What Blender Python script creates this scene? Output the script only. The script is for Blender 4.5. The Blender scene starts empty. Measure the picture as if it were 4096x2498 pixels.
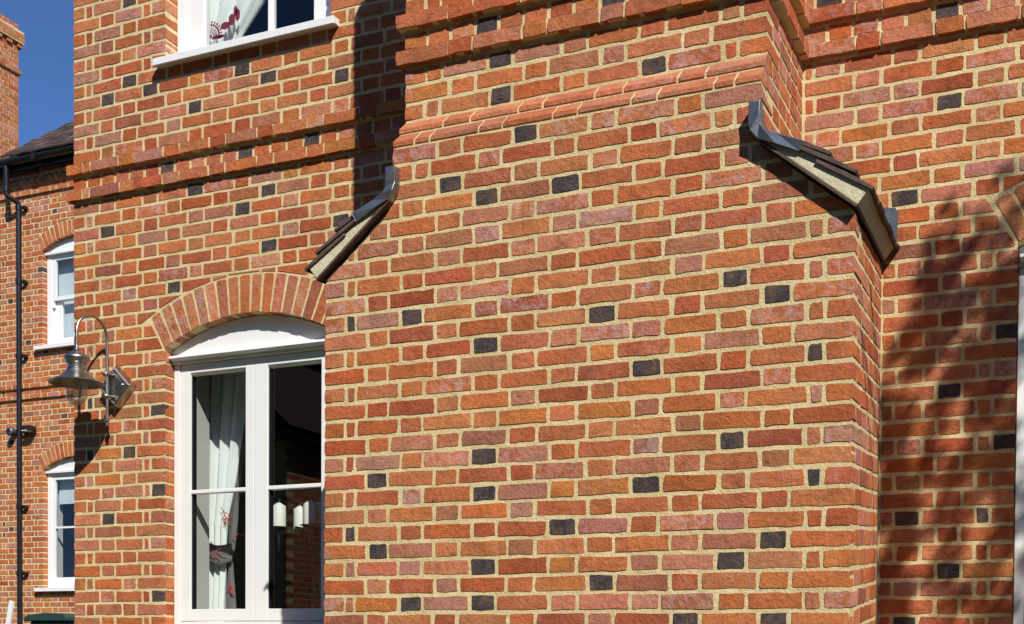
import bpy, bmesh, math, random
from mathutils import Vector, Matrix, Euler

# ------------------------------------------------------------------ scene, camera, light
sc = bpy.context.scene
RAD = math.radians
YAW, PITCH, ROLL = RAD(23.3588), RAD(-1.3274), RAD(0.3921)
CAM = Vector((0.5664, -4.381, -0.14))
FPX, CYPX, IMW, IMH = 4705.63, 2696.08, 4096.0, 2498.0
FW = Vector((-math.sin(YAW)*math.cos(PITCH), math.cos(YAW)*math.cos(PITCH), math.sin(PITCH)))
R0 = Vector((math.cos(YAW), math.sin(YAW), 0.0)); U0 = R0.cross(FW)
RT = R0*math.cos(ROLL) + U0*math.sin(ROLL); UP = -R0*math.sin(ROLL) + U0*math.cos(ROLL)
cd = bpy.data.cameras.new('camera'); cam = bpy.data.objects.new('camera', cd)
sc.collection.objects.link(cam)
cam.matrix_world = Matrix(((RT.x, UP.x, -FW.x, CAM.x), (RT.y, UP.y, -FW.y, CAM.y), (RT.z, UP.z, -FW.z, CAM.z), (0, 0, 0, 1)))
cd.sensor_fit = 'HORIZONTAL'; cd.sensor_width = 36.0; cd.lens = FPX/IMW*36.0
cd.shift_y = (CYPX - IMH/2)/IMW; cd.clip_start = 0.05; cd.clip_end = 2000
sc.camera = cam

SUNV = Vector((0.89, -1.0, 1.15))                      # towards the sun
SUN_EL = math.atan2(SUNV.z, math.hypot(SUNV.x, SUNV.y))
SUN_ROT = math.atan2(SUNV.x, SUNV.y)
world = bpy.data.worlds.new('World'); sc.world = world; world.use_nodes = True
wn = world.node_tree.nodes; wl = world.node_tree.links; wn.clear()
sky = wn.new('ShaderNodeTexSky'); sky.sky_type = 'NISHITA'; sky.sun_disc = False
sky.sun_elevation = SUN_EL; sky.sun_rotation = SUN_ROT
sky.altitude = 0; sky.air_density = 0.6; sky.dust_density = 0.0; sky.ozone_density = 10.0
bg = wn.new('ShaderNodeBackground'); bg.inputs['Strength'].default_value = 0.135
wo = wn.new('ShaderNodeOutputWorld')
wl.new(sky.outputs[0], bg.inputs[0]); wl.new(bg.outputs[0], wo.inputs[0])
sd = bpy.data.lights.new('sun', 'SUN'); sd.energy = 5.0; sd.angle = RAD(0.53); sd.color = (1.0, 0.965, 0.90)
sun = bpy.data.objects.new('sun', sd); sc.collection.objects.link(sun)
sun.rotation_euler = (-SUNV).to_track_quat('-Z', 'Y').to_euler(); sun.location = SUNV*12
sc.view_settings.view_transform = 'Standard'; sc.view_settings.look = 'None'
sc.view_settings.gamma = 1.0; sc.view_settings.use_curve_mapping = False
sc.view_settings.exposure = 0.2
sc.render.engine = 'CYCLES'

# ------------------------------------------------------------------ helpers
rnd = random.Random(11)
COL = sc.collection

def project(p):
    d = Vector(p) - CAM; w = d.dot(FW)
    return (IMW/2 + FPX*d.dot(RT)/w, CYPX - FPX*d.dot(UP)/w, w)

def tag(o, label=None, cat=None, group=None, kind=None):
    if label: o['label'] = label
    if cat: o['category'] = cat
    if group: o['group'] = group
    if kind: o['kind'] = kind
    return o

WORLD_AT = {}                                            # world position of an object's origin (no rotations on parents)
def place(o, parent=None, at=(0, 0, 0)):
    at = Vector(at); COL.objects.link(o)
    o.parent = parent
    base = WORLD_AT.get(parent.name, Vector()) if parent else Vector()
    o.location = at - base; WORLD_AT[o.name] = at
    return o

def root(name, at, label, cat, group=None):
    o = bpy.data.objects.new(name, None); o.empty_display_size = 0.1
    place(o, None, at); return tag(o, label, cat, group)

class MB:
    """collects polygons for one mesh object (world coordinates)"""
    def __init__(s): s.v = []; s.f = []; s.c = None
    def add(s, vs, fs):
        n = len(s.v); s.v += [tuple(v) for v in vs]; s.f += [tuple(i+n for i in f) for f in fs]; return s
    def box(s, x0, x1, y0, y1, z0, z1):
        vs = [(x0,y0,z0),(x1,y0,z0),(x1,y1,z0),(x0,y1,z0),(x0,y0,z1),(x1,y0,z1),(x1,y1,z1),(x0,y1,z1)]
        return s.add(vs, [(0,3,2,1),(4,5,6,7),(0,1,5,4),(1,2,6,5),(2,3,7,6),(3,0,4,7)])
    def prism(s, poly, y0, y1):
        """poly: list of (x,z), extruded from y0 (front) to y1"""
        n = len(poly); a = sum(poly[i][0]*poly[(i+1) % n][1]-poly[(i+1) % n][0]*poly[i][1] for i in range(n))
        if a < 0: poly = poly[::-1]
        vs = [(x, y0, z) for x, z in poly] + [(x, y1, z) for x, z in poly]
        fs = [tuple(range(n)), tuple(range(2*n-1, n-1, -1))] + [(i, i+n, (i+1) % n+n, (i+1) % n) for i in range(n)]
        return s.add(vs, fs)
    def xprism(s, poly, x0, x1):
        """poly: list of (y,z), extruded along x"""
        n = len(poly); a = sum(poly[i][0]*poly[(i+1) % n][1]-poly[(i+1) % n][0]*poly[i][1] for i in range(n))
        if a < 0: poly = poly[::-1]
        vs = [(x0, y, z) for y, z in poly] + [(x1, y, z) for y, z in poly]
        fs = [tuple(range(n-1, -1, -1)), tuple(range(n, 2*n))] + [(i, (i+1) % n, (i+1) % n+n, i+n) for i in range(n)]
        return s.add(vs, fs)
    def lathe(s, c, prof, n=24, axis='z'):
        """prof: list of (r, h) along the axis from centre c"""
        vs = []
        for r, h in prof:
            for i in range(n):
                a = 2*math.pi*i/n; p, q = r*math.cos(a), r*math.sin(a)
                vs.append({'z': (c[0]+p, c[1]+q, c[2]+h), 'y': (c[0]+p, c[1]+h, c[2]-q), 'x': (c[0]+h, c[1]+p, c[2]+q)}[axis])
        fs = []
        for j in range(len(prof)-1):
            for i in range(n):
                k = (i+1) % n; fs.append((j*n+i, j*n+k, (j+1)*n+k, (j+1)*n+i))
        if prof[0][0] > 1e-5: fs.append(tuple(range(n-1, -1, -1)))
        if prof[-1][0] > 1e-5: fs.append(tuple(range((len(prof)-1)*n, len(prof)*n)))
        return s.add(vs, fs)
    def tube(s, pts, r, n=10, caps=True):
        pts = [Vector(p) for p in pts]; rs = r if isinstance(r, (list, tuple)) else [r]*len(pts)
        vs = []; ref = None
        for i, p in enumerate(pts):
            t = (pts[min(i+1, len(pts)-1)] - pts[max(i-1, 0)]).normalized()
            if ref is None:
                ref = t.orthogonal().normalized()
            ref = (ref - t*ref.dot(t)).normalized(); b = t.cross(ref)
            for k in range(n):
                a = 2*math.pi*k/n; vs.append(p + (ref*math.cos(a) + b*math.sin(a))*rs[i])
        fs = []
        for j in range(len(pts)-1):
            for i in range(n):
                k = (i+1) % n; fs.append((j*n+i, j*n+k, (j+1)*n+k, (j+1)*n+i))
        if caps: fs += [tuple(range(n-1, -1, -1)), tuple(range((len(pts)-1)*n, len(pts)*n))]
        return s.add(vs, fs)
    def mesh(s, name, mat, smooth=False):
        me = bpy.data.meshes.new(name); me.from_pydata(s.v, [], s.f)
        if mat: me.materials.append(mat)
        if smooth:
            for p in me.polygons: p.use_smooth = True
        me.update(); return me
    def build(s, name, mat, parent=None, smooth=False, bevel=0.0, at=None):
        me = s.mesh(name, mat, smooth)
        if at is not None: me.transform(Matrix.Translation(-Vector(at)))
        o = place(bpy.data.objects.new(name, me), parent, at if at is not None else (0, 0, 0))
        if bevel:
            m = o.modifiers.new('bevel', 'BEVEL'); m.width = bevel; m.segments = 2; m.limit_method = 'ANGLE'
        if smooth:
            m = o.modifiers.new('edges', 'EDGE_SPLIT'); m.split_angle = RAD(40)
        return o

# ------------------------------------------------------------------ materials
def new_mat(name):
    m = bpy.data.materials.new(name); m.use_nodes = True
    nt = m.node_tree; b = nt.nodes['Principled BSDF']; return m, nt, b

def noise(nt, vec, scale, detail=4, rough=0.6, dist=0.0, typ=None):
    n = nt.nodes.new('ShaderNodeTexNoise'); n.inputs['Scale'].default_value = scale
    if typ: n.noise_type = typ
    n.inputs['Detail'].default_value = detail; n.inputs['Roughness'].default_value = rough
    n.inputs['Distortion'].default_value = dist
    if vec is not None: nt.links.new(vec, n.inputs['Vector'])
    return n.outputs[0]

def ramp(nt, fac, stops):
    r = nt.nodes.new('ShaderNodeValToRGB'); e = r.color_ramp.elements
    while len(e) < len(stops): e.new(0.5)
    for k, (p, c) in enumerate(stops):
        e[k].position = p; e[k].color = c if len(c) == 4 else (*c, 1)
    nt.links.new(fac, r.inputs[0]); return r.outputs[0]

def mixc(nt, fac, a, b, blend='MIX'):
    n = nt.nodes.new('ShaderNodeMix'); n.data_type = 'RGBA'; n.blend_type = blend
    for sock, val in ((n.inputs[0], fac), (n.inputs[6], a), (n.inputs[7], b)):
        if isinstance(val, (int, float)): sock.default_value = val
        elif isinstance(val, tuple): sock.default_value = val if len(val) == 4 else (*val, 1)
        else: nt.links.new(val, sock)
    return n.outputs[2]

def mathn(nt, op, a, b=0.0, clamp=False):
    n = nt.nodes.new('ShaderNodeMath'); n.operation = op; n.use_clamp = clamp
    for sock, val in ((n.inputs[0], a), (n.inputs[1], b)):
        if isinstance(val, (int, float)): sock.default_value = val
        else: nt.links.new(val, sock)
    return n.outputs[0]

def position(nt, scale=(1, 1, 1)):
    g = nt.nodes.new('ShaderNodeNewGeometry'); m = nt.nodes.new('ShaderNodeMapping')
    m.inputs['Scale'].default_value = scale; nt.links.new(g.outputs['Position'], m.inputs[0]); return m.outputs[0]

def bump(nt, b, h, dist, strength=1.0, prev=None):
    n = nt.nodes.new('ShaderNodeBump'); n.inputs['Distance'].default_value = dist; n.inputs['Strength'].default_value = strength
    nt.links.new(h, n.inputs['Height'])
    if prev is not None: nt.links.new(prev, n.inputs['Normal'])
    nt.links.new(n.outputs[0], b.inputs['Normal']); return n.outputs[0]

def plain(name, col, rough=0.5, metal=0.0, var=0.06, scale=30, bmp=0.0, spec=None):
    m, nt, b = new_mat(name); p = position(nt)
    f = noise(nt, p, scale, 5)
    c = ramp(nt, f, [(0.3, tuple(max(0, x*(1-var)) for x in col)), (0.7, tuple(min(1, x*(1+var)) for x in col))])
    nt.links.new(c, b.inputs['Base Color']); b.inputs['Roughness'].default_value = rough; b.inputs['Metallic'].default_value = metal
    if spec is not None: b.inputs['Specular IOR Level'].default_value = spec
    if bmp: bump(nt, b, noise(nt, p, scale*3, 4), bmp)
    return m

def brick_mat(name, attr):
    """warm handmade brick: colour comes from the single brick, wear and creases from the position"""
    m, nt, b = new_mat(name); L = nt.links
    if attr:
        a = nt.nodes.new('ShaderNodeAttribute'); a.attribute_name = 'tone'; base, alpha = a.outputs['Color'], a.outputs['Alpha']
    else:
        a = nt.nodes.new('ShaderNodeObjectInfo'); base, alpha = a.outputs['Color'], a.outputs['Alpha']
    p = position(nt)
    n1 = noise(nt, p, 9, 5, 0.6, 0.6); n2 = noise(nt, p, 70, 4, 0.7); n3 = noise(nt, position(nt, (1, 1, 1.7)), 17, 4, 0.65, 1.2)
    c = mixc(nt, 1.0, base, ramp(nt, n1, [(0.25, (.70, .68, .68)), (0.5, (1, 1, 1)), (0.75, (1.22, 1.2, 1.14))]), 'MULTIPLY')
    c = mixc(nt, 1.0, c, ramp(nt, n2, [(0.28, (.72, .70, .70)), (0.5, (1, 1, 1)), (0.8, (1.18, 1.2, 1.2))]), 'MULTIPLY')
    # dark kiln kisses
    k = ramp(nt, n3, [(0.30, (1, 1, 1)), (0.42, (0, 0, 0))])
    c = mixc(nt, mathn(nt, 'MULTIPLY', k, 0.45), c, (.11, .058, .042))
    # pale pinkish lime bloom, as much as the single brick has
    bl = ramp(nt, noise(nt, p, 24, 6, 0.72, 1.0), [(0.42, (0, 0, 0)), (0.68, (1, 1, 1))])
    c = mixc(nt, mathn(nt, 'MULTIPLY', bl, alpha, True), c, (.62, .42, .38))
    # white salt grains
    sp = ramp(nt, noise(nt, p, 160, 2, 0.5), [(0.70, (0, 0, 0)), (0.76, (1, 1, 1))])
    c = mixc(nt, mathn(nt, 'MULTIPLY', sp, 0.16), c, (.62, .48, .42))
    # creases of the folded clay
    cr = noise(nt, position(nt, (1, 1, 2.1)), 13, 3, 0.55, 1.6, 'RIDGED_MULTIFRACTAL')
    crm = ramp(nt, cr, [(0.60, (0, 0, 0)), (0.85, (1, 1, 1))])
    c = mixc(nt, mathn(nt, 'MULTIPLY', crm, 0.45), c, (.12, .035, .018))
    L.new(c, b.inputs['Base Color']); b.inputs['Roughness'].default_value = 0.92; b.inputs['Specular IOR Level'].default_value = 0.1
    h = mathn(nt, 'ADD', noise(nt, p, 42, 6, 0.7), mathn(nt, 'MULTIPLY', noise(nt, p, 210, 3, 0.6), 0.35))
    h = mathn(nt, 'SUBTRACT', h, mathn(nt, 'MULTIPLY', crm, 0.55))
    bump(nt, b, h, 0.010, 1.0)
    return m

def burnt_mat():
    m, nt, b = new_mat('burnt_brick'); p = position(nt); L = nt.links
    c = ramp(nt, noise(nt, p, 16, 6, 0.72, 0.8), [(0.30, (.034, .027, .027)), (0.49, (.080, .062, .058)), (0.62, (.15, .085, .066)), (0.75, (.32, .13, .07))])
    s = ramp(nt, noise(nt, p, 95, 4, 0.75), [(0.54, (0, 0, 0)), (0.70, (1, 1, 1))])
    k = ramp(nt, noise(nt, p, 3.5, 2), [(0.4, (0, 0, 0)), (0.62, (1, 1, 1))])
    c = mixc(nt, mathn(nt, 'MULTIPLY', mathn(nt, 'MULTIPLY', s, k), 0.7), c, (.30, .285, .29))
    L.new(c, b.inputs['Base Color']); b.inputs['Roughness'].default_value = 0.85; b.inputs['Specular IOR Level'].default_value = 0.15
    bump(nt, b, noise(nt, p, 70, 6, 0.75), 0.012, 1.0); return m

def mortar_mat(name, lo, hi):
    m, nt, b = new_mat(name); p = position(nt); L = nt.links
    c = ramp(nt, noise(nt, p, 6, 5, 0.65), [(0.3, lo), (0.7, hi)])
    g = ramp(nt, noise(nt, p, 260, 3, 0.7), [(0.3, (.78, .76, .72)), (0.5, (1, 1, 1)), (0.8, (1.12, 1.12, 1.12))])
    c = mixc(nt, 1.0, c, g, 'MULTIPLY')
    d = ramp(nt, noise(nt, p, 55, 4, 0.7), [(0.26, (1, 1, 1)), (0.36, (0, 0, 0))])
    c = mixc(nt, mathn(nt, 'MULTIPLY', d, 0.35), c, (.20, .16, .09))
    L.new(c, b.inputs['Base Color']); b.inputs['Roughness'].default_value = 0.95; b.inputs['Specular IOR Level'].default_value = 0.1
    h = mathn(nt, 'ADD', noise(nt, p, 110, 5, 0.75), mathn(nt, 'MULTIPLY', noise(nt, p, 28, 3), 0.9))
    bump(nt, b, h, 0.006, 0.9); return m

def glass_mat(name, tint=(1, 1, 1), ior=0.04):
    m = bpy.data.materials.new(name); m.use_nodes = True; nt = m.node_tree; nt.nodes.clear()
    t = nt.nodes.new('ShaderNodeBsdfTransparent'); t.inputs[0].default_value = (*tint, 1)
    g = nt.nodes.new('ShaderNodeBsdfGlossy'); g.inputs['Roughness'].default_value = 0.0
    lw = nt.nodes.new('ShaderNodeLayerWeight'); lw.inputs[0].default_value = 0.5
    fr = mathn(nt, 'ADD', mathn(nt, 'MULTIPLY', mathn(nt, 'POWER', lw.outputs['Facing'], 5.0), 0.95), ior)
    p = position(nt); bn = nt.nodes.new('ShaderNodeBump'); bn.inputs['Distance'].default_value = 0.002; bn.inputs['Strength'].default_value = 0.03
    nt.links.new(noise(nt, p, 5, 2), bn.inputs['Height']); nt.links.new(bn.outputs[0], g.inputs['Normal'])
    mx = nt.nodes.new('ShaderNodeMixShader'); o = nt.nodes.new('ShaderNodeOutputMaterial')
    nt.links.new(fr, mx.inputs[0]); nt.links.new(t.outputs[0], mx.inputs[1]); nt.links.new(g.outputs[0], mx.inputs[2])
    nt.links.new(mx.outputs[0], o.inputs[0]); return m

M = {}
M['brick'] = brick_mat('brick', False); M['brickwork'] = brick_mat('brickwork', True); M['burnt'] = burnt_mat()
M['mortar'] = mortar_mat('mortar', (.58, .450, .222), (.79, .645, .365))
M['verge'] = mortar_mat('verge_mortar', (.60, .53, .36), (.72, .65, .47))
M['white'] = plain('white_paint', (.79, .79, .785), 0.42, 0, .015, 8, 0.0004)
M['cream'] = plain('cream_paint', (.78, .78, .755), 0.45, 0, .015, 8, 0.0004)
M['lead'] = plain('lead', (.23, .245, .275), 0.36, 0.8, .25, 9, 0.0012)
M['tile'] = plain('roof_tile', (.085, .052, .040), 0.8, 0, .45, 26, 0.004)
M['tile2'] = plain('wing_roof_tile', (.066, .037, .026), 0.9, 0, .6, 12, 0.003)
def tile_mat():
    m, nt, b = new_mat('wing_roof_tile'); o = nt.nodes.new('ShaderNodeObjectInfo'); p = position(nt)
    c = ramp(nt, o.outputs['Random'], [(0, (.030, .017, .013)), (.5, (.070, .040, .029)), (1, (.125, .078, .058))])
    c = mixc(nt, 1.0, c, ramp(nt, noise(nt, p, 20, 5), [(.3, (.6, .6, .6)), (.7, (1.3, 1.3, 1.3))]), 'MULTIPLY')
    nt.links.new(c, b.inputs['Base Color']); b.inputs['Roughness'].default_value = .9; return m
M['tile2'] = tile_mat()
M['black'] = plain('black_plastic', (.010, .010, .012), 0.33, 0, .1, 40)
M['iron'] = plain('wrought_iron', (.008, .008, .008), 0.5, 0.3, .2, 60, 0.001)
M['steel'] = plain('brushed_steel', (.42, .40, .37), 0.34, 1.0, .22, 35, 0.0006)
M['brass'] = plain('aged_metal', (.36, .345, .315), 0.38, 1.0, .25, 30, 0.0006)
def milky(name):
    m = glass_mat(name, (.88, .86, .82), 0.12); nt = m.node_tree; o = [n for n in nt.nodes if n.type == 'OUTPUT_MATERIAL'][0]
    src = o.inputs[0].links[0].from_socket; d = nt.nodes.new('ShaderNodeBsdfDiffuse'); d.inputs[0].default_value = (.75, .70, .62, 1)
    mx = nt.nodes.new('ShaderNodeMixShader'); mx.inputs[0].default_value = .27
    nt.links.new(src, mx.inputs[1]); nt.links.new(d.outputs[0], mx.inputs[2]); nt.links.new(mx.outputs[0], o.inputs[0]); return m
M['glass'] = glass_mat('window_glass', (.93, .95, .95))
M['lampglass'] = milky('lamp_glass')
M['curtain'] = plain('curtain_lining', (.80, .82, .79), 0.9, 0, .05, 40, 0.001)
M['grey_cloth'] = plain('grey_cloth', (.17, .165, .155), 0.95, 0, .08, 60, 0.001)
M['red_thread'] = plain('red_thread', (.60, .025, .03), 0.8, 0, .1, 60)
M['crimson'] = plain('crimson_print', (.22, .012, .03), 0.9, 0, .1, 60)
M['wax'] = plain('candle_wax', (.80, .78, .70), 0.5, 0, .02, 10)
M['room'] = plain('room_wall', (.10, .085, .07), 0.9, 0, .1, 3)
M['plaster'] = plain('plaster', (.52, .50, .46), 0.9, 0, .02, 6)
M['blind'] = plain('roller_blind', (.62, .68, .72), 0.9, 0, .02, 6)
M['bin'] = plain('green_plastic', (.018, .045, .045), 0.5, 0, .15, 9, 0.001)
M['yellow'] = plain('yellow_plastic', (.65, .45, .03), 0.5)
M['ground'] = plain('lawn', (.055, .075, .028), 0.95, 0, .4, 22, 0.02)
M['bark'] = plain('bark', (.09, .07, .05), 0.95, 0, .4, 20, 0.02)
M['leaf'] = plain('leaf', (.06, .11, .03), 0.6, 0, .4, 4)
M['wicked'] = plain('wick', (.3, .28, .22), 0.9)

# ------------------------------------------------------------------ bricks
PAL = [((.48, .135, .045), 20), ((.43, .108, .039), 14), ((.51, .160, .052), 15), ((.52, .178, .052), 8), ((.37, .088, .036), 6),
       ((.44, .145, .058), 9), ((.40, .160, .078), 6), ((.49, .190, .110), 8), ((.42, .195, .140), 4), ((.33, .120, .068), 3), ((.52, .188, .072), 8)]
PALW = sum(w for _, w in PAL)
def tone():
    r = rnd.random()*PALW
    for c, w in PAL:
        r -= w
        if r <= 0: break
    k = rnd.uniform(.90, 1.12); c = tuple(x*.82+y*.18 for x, y in zip(c, (.47, .142, .058)))
    return (c[0]*k*rnd.uniform(.95, 1.05), c[1]*k*rnd.uniform(.92, 1.08), c[2]*k*rnd.uniform(.9, 1.1), rnd.choice((.0, .03, .06, .1, .14, .25, .65)))

def outline_from_rect(L, H, seed, mids=1):
    """uneven outline of a handmade brick face, counter-clockwise in (x,z)"""
    q = random.Random(seed); x, z = L/2, H/2; e = .0032
    nx = 5 if mids else 3
    c = lambda: q.choice((.002, .003, .004, .006, .009))
    pts = []
    def side(p, d, ln, n, c0, c1, nrm):
        for k in range(n):
            t = c0+(ln-c0-c1)*k/(n-1)
            if 0 < k < n-1: t += q.uniform(-.3, .3)*ln/n
            o = q.uniform(-e, e*.9)
            pts.append((p[0]+d[0]*t+nrm[0]*o, p[1]+d[1]*t+nrm[1]*o))
    cs = [c() for _ in range(4)]
    side((-x, -z), (1, 0), L, nx, cs[0], cs[1], (0, -1)); side((x, -z), (0, 1), H, 2+(nx > 3), cs[1]*.7, cs[2]*.7, (1, 0))
    side((x, z), (-1, 0), L, nx, cs[2], cs[3], (0, 1)); side((-x, z), (0, -1), H, 2+(nx > 3), cs[3]*.7, cs[0]*.7, (-1, 0))
    return pts

def brick_geom(pts, depth, seed, shear=0.0):
    q = random.Random(seed); n = len(pts)
    tx, tz = q.uniform(-.005, .005), q.uniform(-.014, .014)
    cx = sum(p[0] for p in pts)/n; cz = sum(p[1] for p in pts)/n
    vs = [(p[0], p[0]*tx+p[1]*tz, p[1]) for p in pts]+[(p[0], depth, p[1]+shear*depth) for p in pts]+[(cx, cx*tx+cz*tz+q.uniform(-.001, .001), cz)]
    fs = [(2*n, i, (i+1) % n) for i in range(n)] + [(i+n, (i+1) % n+n, (i+1) % n, i) for i in range(n)]
    return vs, fs

LIB = {}
def lib_mesh(kind, deep, shear, dark, var):
    key = (kind, deep, shear, dark, var)
    if key not in LIB:
        L = {'s': .213, 'h': .100, 'c': .046}[kind]; seed = ord(kind)*131+var*17
        vs, fs = brick_geom(outline_from_rect(L, .063, seed, 1 if kind == 's' else 0), deep or .035, seed, shear)
        me = bpy.data.meshes.new('brick'); me.from_pydata(vs, [], fs); me.materials.append(M['burnt'] if dark else M['brick']); me.update()
        LIB[key] = (me, vs, fs, L)
    return LIB[key]

class Wall:
    """collects the bricks of one wall face; the ones that show largest become objects, the rest one mesh"""
    def __init__(s, parent, limit=300, dark_px=(), dark_rate=0.0, vis=None, name='brick'):
        s.parent = parent; s.limit = limit; s.b = []; s.dark_px = dark_px; s.dark_rate = dark_rate; s.vis = vis; s.name = name
    def brick(s, p, L, H=.063, rz=0.0, ry=0.0, deep=0, poly=None, band=False, shear=0.0):
        s.b.append(dict(shear=shear, p=Vector(p), L=L, H=H, rz=rz, ry=ry, deep=deep, poly=poly, band=band))
    def finish(s):
        for b in s.b:
            c = b['p']; u, v, w = project(c); b['uv'] = (u, v); b['size'] = b['L']*b['H']/max(w, .1)**2*(abs(math.cos(b['rz']))+.2)
            b['seen'] = 0 < u < IMW and 0 < v < IMH and (s.vis is None or s.vis(b, u, v))
            b['dark'] = rnd.random() < s.dark_rate and b['L'] < .13 and not b['band']
        for (du, dv) in s.dark_px:
            du *= IMW/2464; dv *= IMW/2464
            best = min([b for b in s.b if b['L'] < .135 and abs(b['rz']) < 1 and not b['band']], key=lambda b: (b['uv'][0]-du)**2+(b['uv'][1]-dv)**2); best['dark'] = True
        seen = sorted([b for b in s.b if b['seen']], key=lambda b: -b['size'])
        keep = set(id(b) for b in seen[:s.limit])
        mbs = {False: MB(), True: MB()}; cols = []
        for i, b in enumerate(s.b):
            kind = 's' if b['L'] > .15 else ('h' if b['L'] > .066 else 'c')
            rot = Euler((0, b['ry']+rnd.gauss(0, .006), b['rz']+rnd.gauss(0, .003)))
            off = rnd.uniform(-.0009, .0005)
            mtx_r = rot.to_matrix(); loc = b['p'] + mtx_r @ Vector((0, off, 0)); col = tone()
            if b['poly'] is None:
                var = rnd.randrange(9 if kind == 's' else 6)
                me, vs, fs, L0 = lib_mesh(kind, b['deep'], b['shear'], b['dark'], var)
                sx = b['L']/L0; sz = b['H']/.063
                if rnd.random() < .5: sx = sx
            else:
                vs, fs = brick_geom(b['poly'], b['deep'] or .035, i); sx = sz = 1.0; me = None
            if id(b) in keep:
                if me is None:
                    me = bpy.data.meshes.new('brick'); me.from_pydata(vs, [], fs); me.materials.append(M['burnt'] if b['dark'] else M['brick']); me.update()
                o = bpy.data.objects.new(s.name, me); place(o, s.parent, loc)
                o.rotation_euler = rot; o.scale = (sx, 1, sz); o.color = col
            else:
                mb = mbs[b['dark']]; mb.add([loc + mtx_r @ Vector((x*sx, y, z*sz)) for x, y, z in vs], fs)
                if not b['dark']: cols += [col]*len(vs)
        for dk, mb in mbs.items():
            if not mb.v: continue
            o = mb.build('burnt_brickwork' if dk else 'brickwork', M['burnt'] if dk else M['brickwork'], s.parent); o['kind'] = 'stuff'
            if not dk:
                at = o.data.attributes.new('tone', 'FLOAT_COLOR', 'POINT'); at.data.foreach_set('color', [x for c in cols for x in c])

def clip_poly(poly, a, b, c):
    """keep a*x+b*z<=c"""
    out = []; n = len(poly)
    for i in range(n):
        p, q = poly[i], poly[(i+1) % n]; dp, dq = a*p[0]+b*p[1]-c, a*q[0]+b*q[1]-c
        if dp <= 0: out.append(p)
        if dp*dq < 0:
            t = dp/(dp-dq); out.append((p[0]+(q[0]-p[0])*t, p[1]+(q[1]-p[1])*t))
    return out
def area(poly):
    n = len(poly); return abs(sum(poly[i][0]*poly[(i+1) % n][1]-poly[(i+1) % n][0]*poly[i][1] for i in range(n)))/2

J = .0086                                                 # half a mortar joint
def lay(wall, perps, z, h, y, cuts=(), circles=(), deep_at=(), ends=(), holes=(), band=False, sheared={}):
    """one course of bricks between the given perpends; z is the lower bed joint"""
    for x0, x1 in zip(perps, perps[1:]):
        jj = J*.62 if band else J; jl = 0 if x0 in ends else jj; jr = 0 if x1 in ends else jj
        a, b = x0+jl+rnd.uniform(-.0025, .0025)*(jl > 0), x1-jr+rnd.uniform(-.0025, .0025)*(jr > 0)
        H = h-2*J+rnd.uniform(-.003, .003); zc = z+h/2+rnd.uniform(-.0016, .0016); xc = (a+b)/2; L = b-a
        if L < .015: continue
        if any(hx0 < xc < hx1 and hz0 < zc < hz1 for hx0, hx1, hz0, hz1 in holes): continue
        rect = [(a, zc-H/2), (b, zc-H/2), (b, zc+H/2), (a, zc+H/2)]; poly = rect
        for (ca, cb, cc) in cuts: poly = clip_poly(poly, ca, cb, cc) if poly else poly
        for (cx, cz, r, zmin) in circles:                      # keep outside of the arch
            if not poly: break
            if zc+H/2 < zmin: continue
            ha = math.asin(.552/1.129)+.011
            gx, gz = sum(q[0] for q in poly)/len(poly), sum(q[1] for q in poly)/len(poly)
            if not any(math.hypot(q[0]-cx, q[1]-cz) < r and abs(math.atan2(q[0]-cx, q[1]-cz)) < ha for q in poly+[(gx, gz)]): continue
            sg = 1 if gx > cx else -1; tn = math.tan(ha)
            p2 = clip_poly(poly, -sg, tn, -sg*cx+tn*cz)       # beyond the skewback
            dx, dz = gx-cx, gz-cz; l = math.hypot(dx, dz); dx /= l; dz /= l
            p1 = clip_poly(poly, -dx, -dz, -(dx*cx+dz*cz+r))  # above the extrados
            poly = p1 if area(p1 or [(0, 0)]) > area(p2 or [(0, 0)]) else p2
        if not poly or area(poly) < .0006: continue
        deep = .104 if x0 in deep_at or x1 in deep_at else 0; shear = 0.0
        if x1 in sheared: deep, shear = sheared[x1], SH
        if poly is rect or area(poly) > .985*area(rect):
            wall.brick((xc, y, zc), L, H, deep=deep, band=band, shear=shear)
        else:
            gx, gz = sum(q[0] for q in poly)/len(poly), sum(q[1] for q in poly)/len(poly)
            wall.brick((gx, y, gz), max(q[0] for q in poly)-min(q[0] for q in poly), H, deep=deep, poly=[(q[0]-gx, q[1]-gz) for q in poly])

def run(start, first, pattern, end):
    """perpends: first list of steps, then the repeating pattern, until end"""
    out = [start]; k = 0
    for s in first: out.append(out[-1]+s)
    while out[-1] < end:
        out.append(out[-1]+pattern[k % len(pattern)]); k += 1
    return out

H0 = .075
GZ = -1.125                                                # ground level
YL, YR, YS = 1.0136, .8753, .107                           # left wall, right wall, stack face
SH = .0857                                                 # rise of the return courses

# ------------------------------------------------------------------ ground
g = MB(); g.add([(-300, -300, GZ), (300, -300, GZ), (300, 300, GZ), (-300, 300, GZ)], [(0, 1, 2, 3)])
tag(g.build('ground', M['ground']), kind='structure')

# ------------------------------------------------------------------ the house
house = root('brick_house', (-1.1, .9, GZ), 'red brick house front with projecting chimney breast, arched casement and moulded brick bands', 'house')

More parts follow.
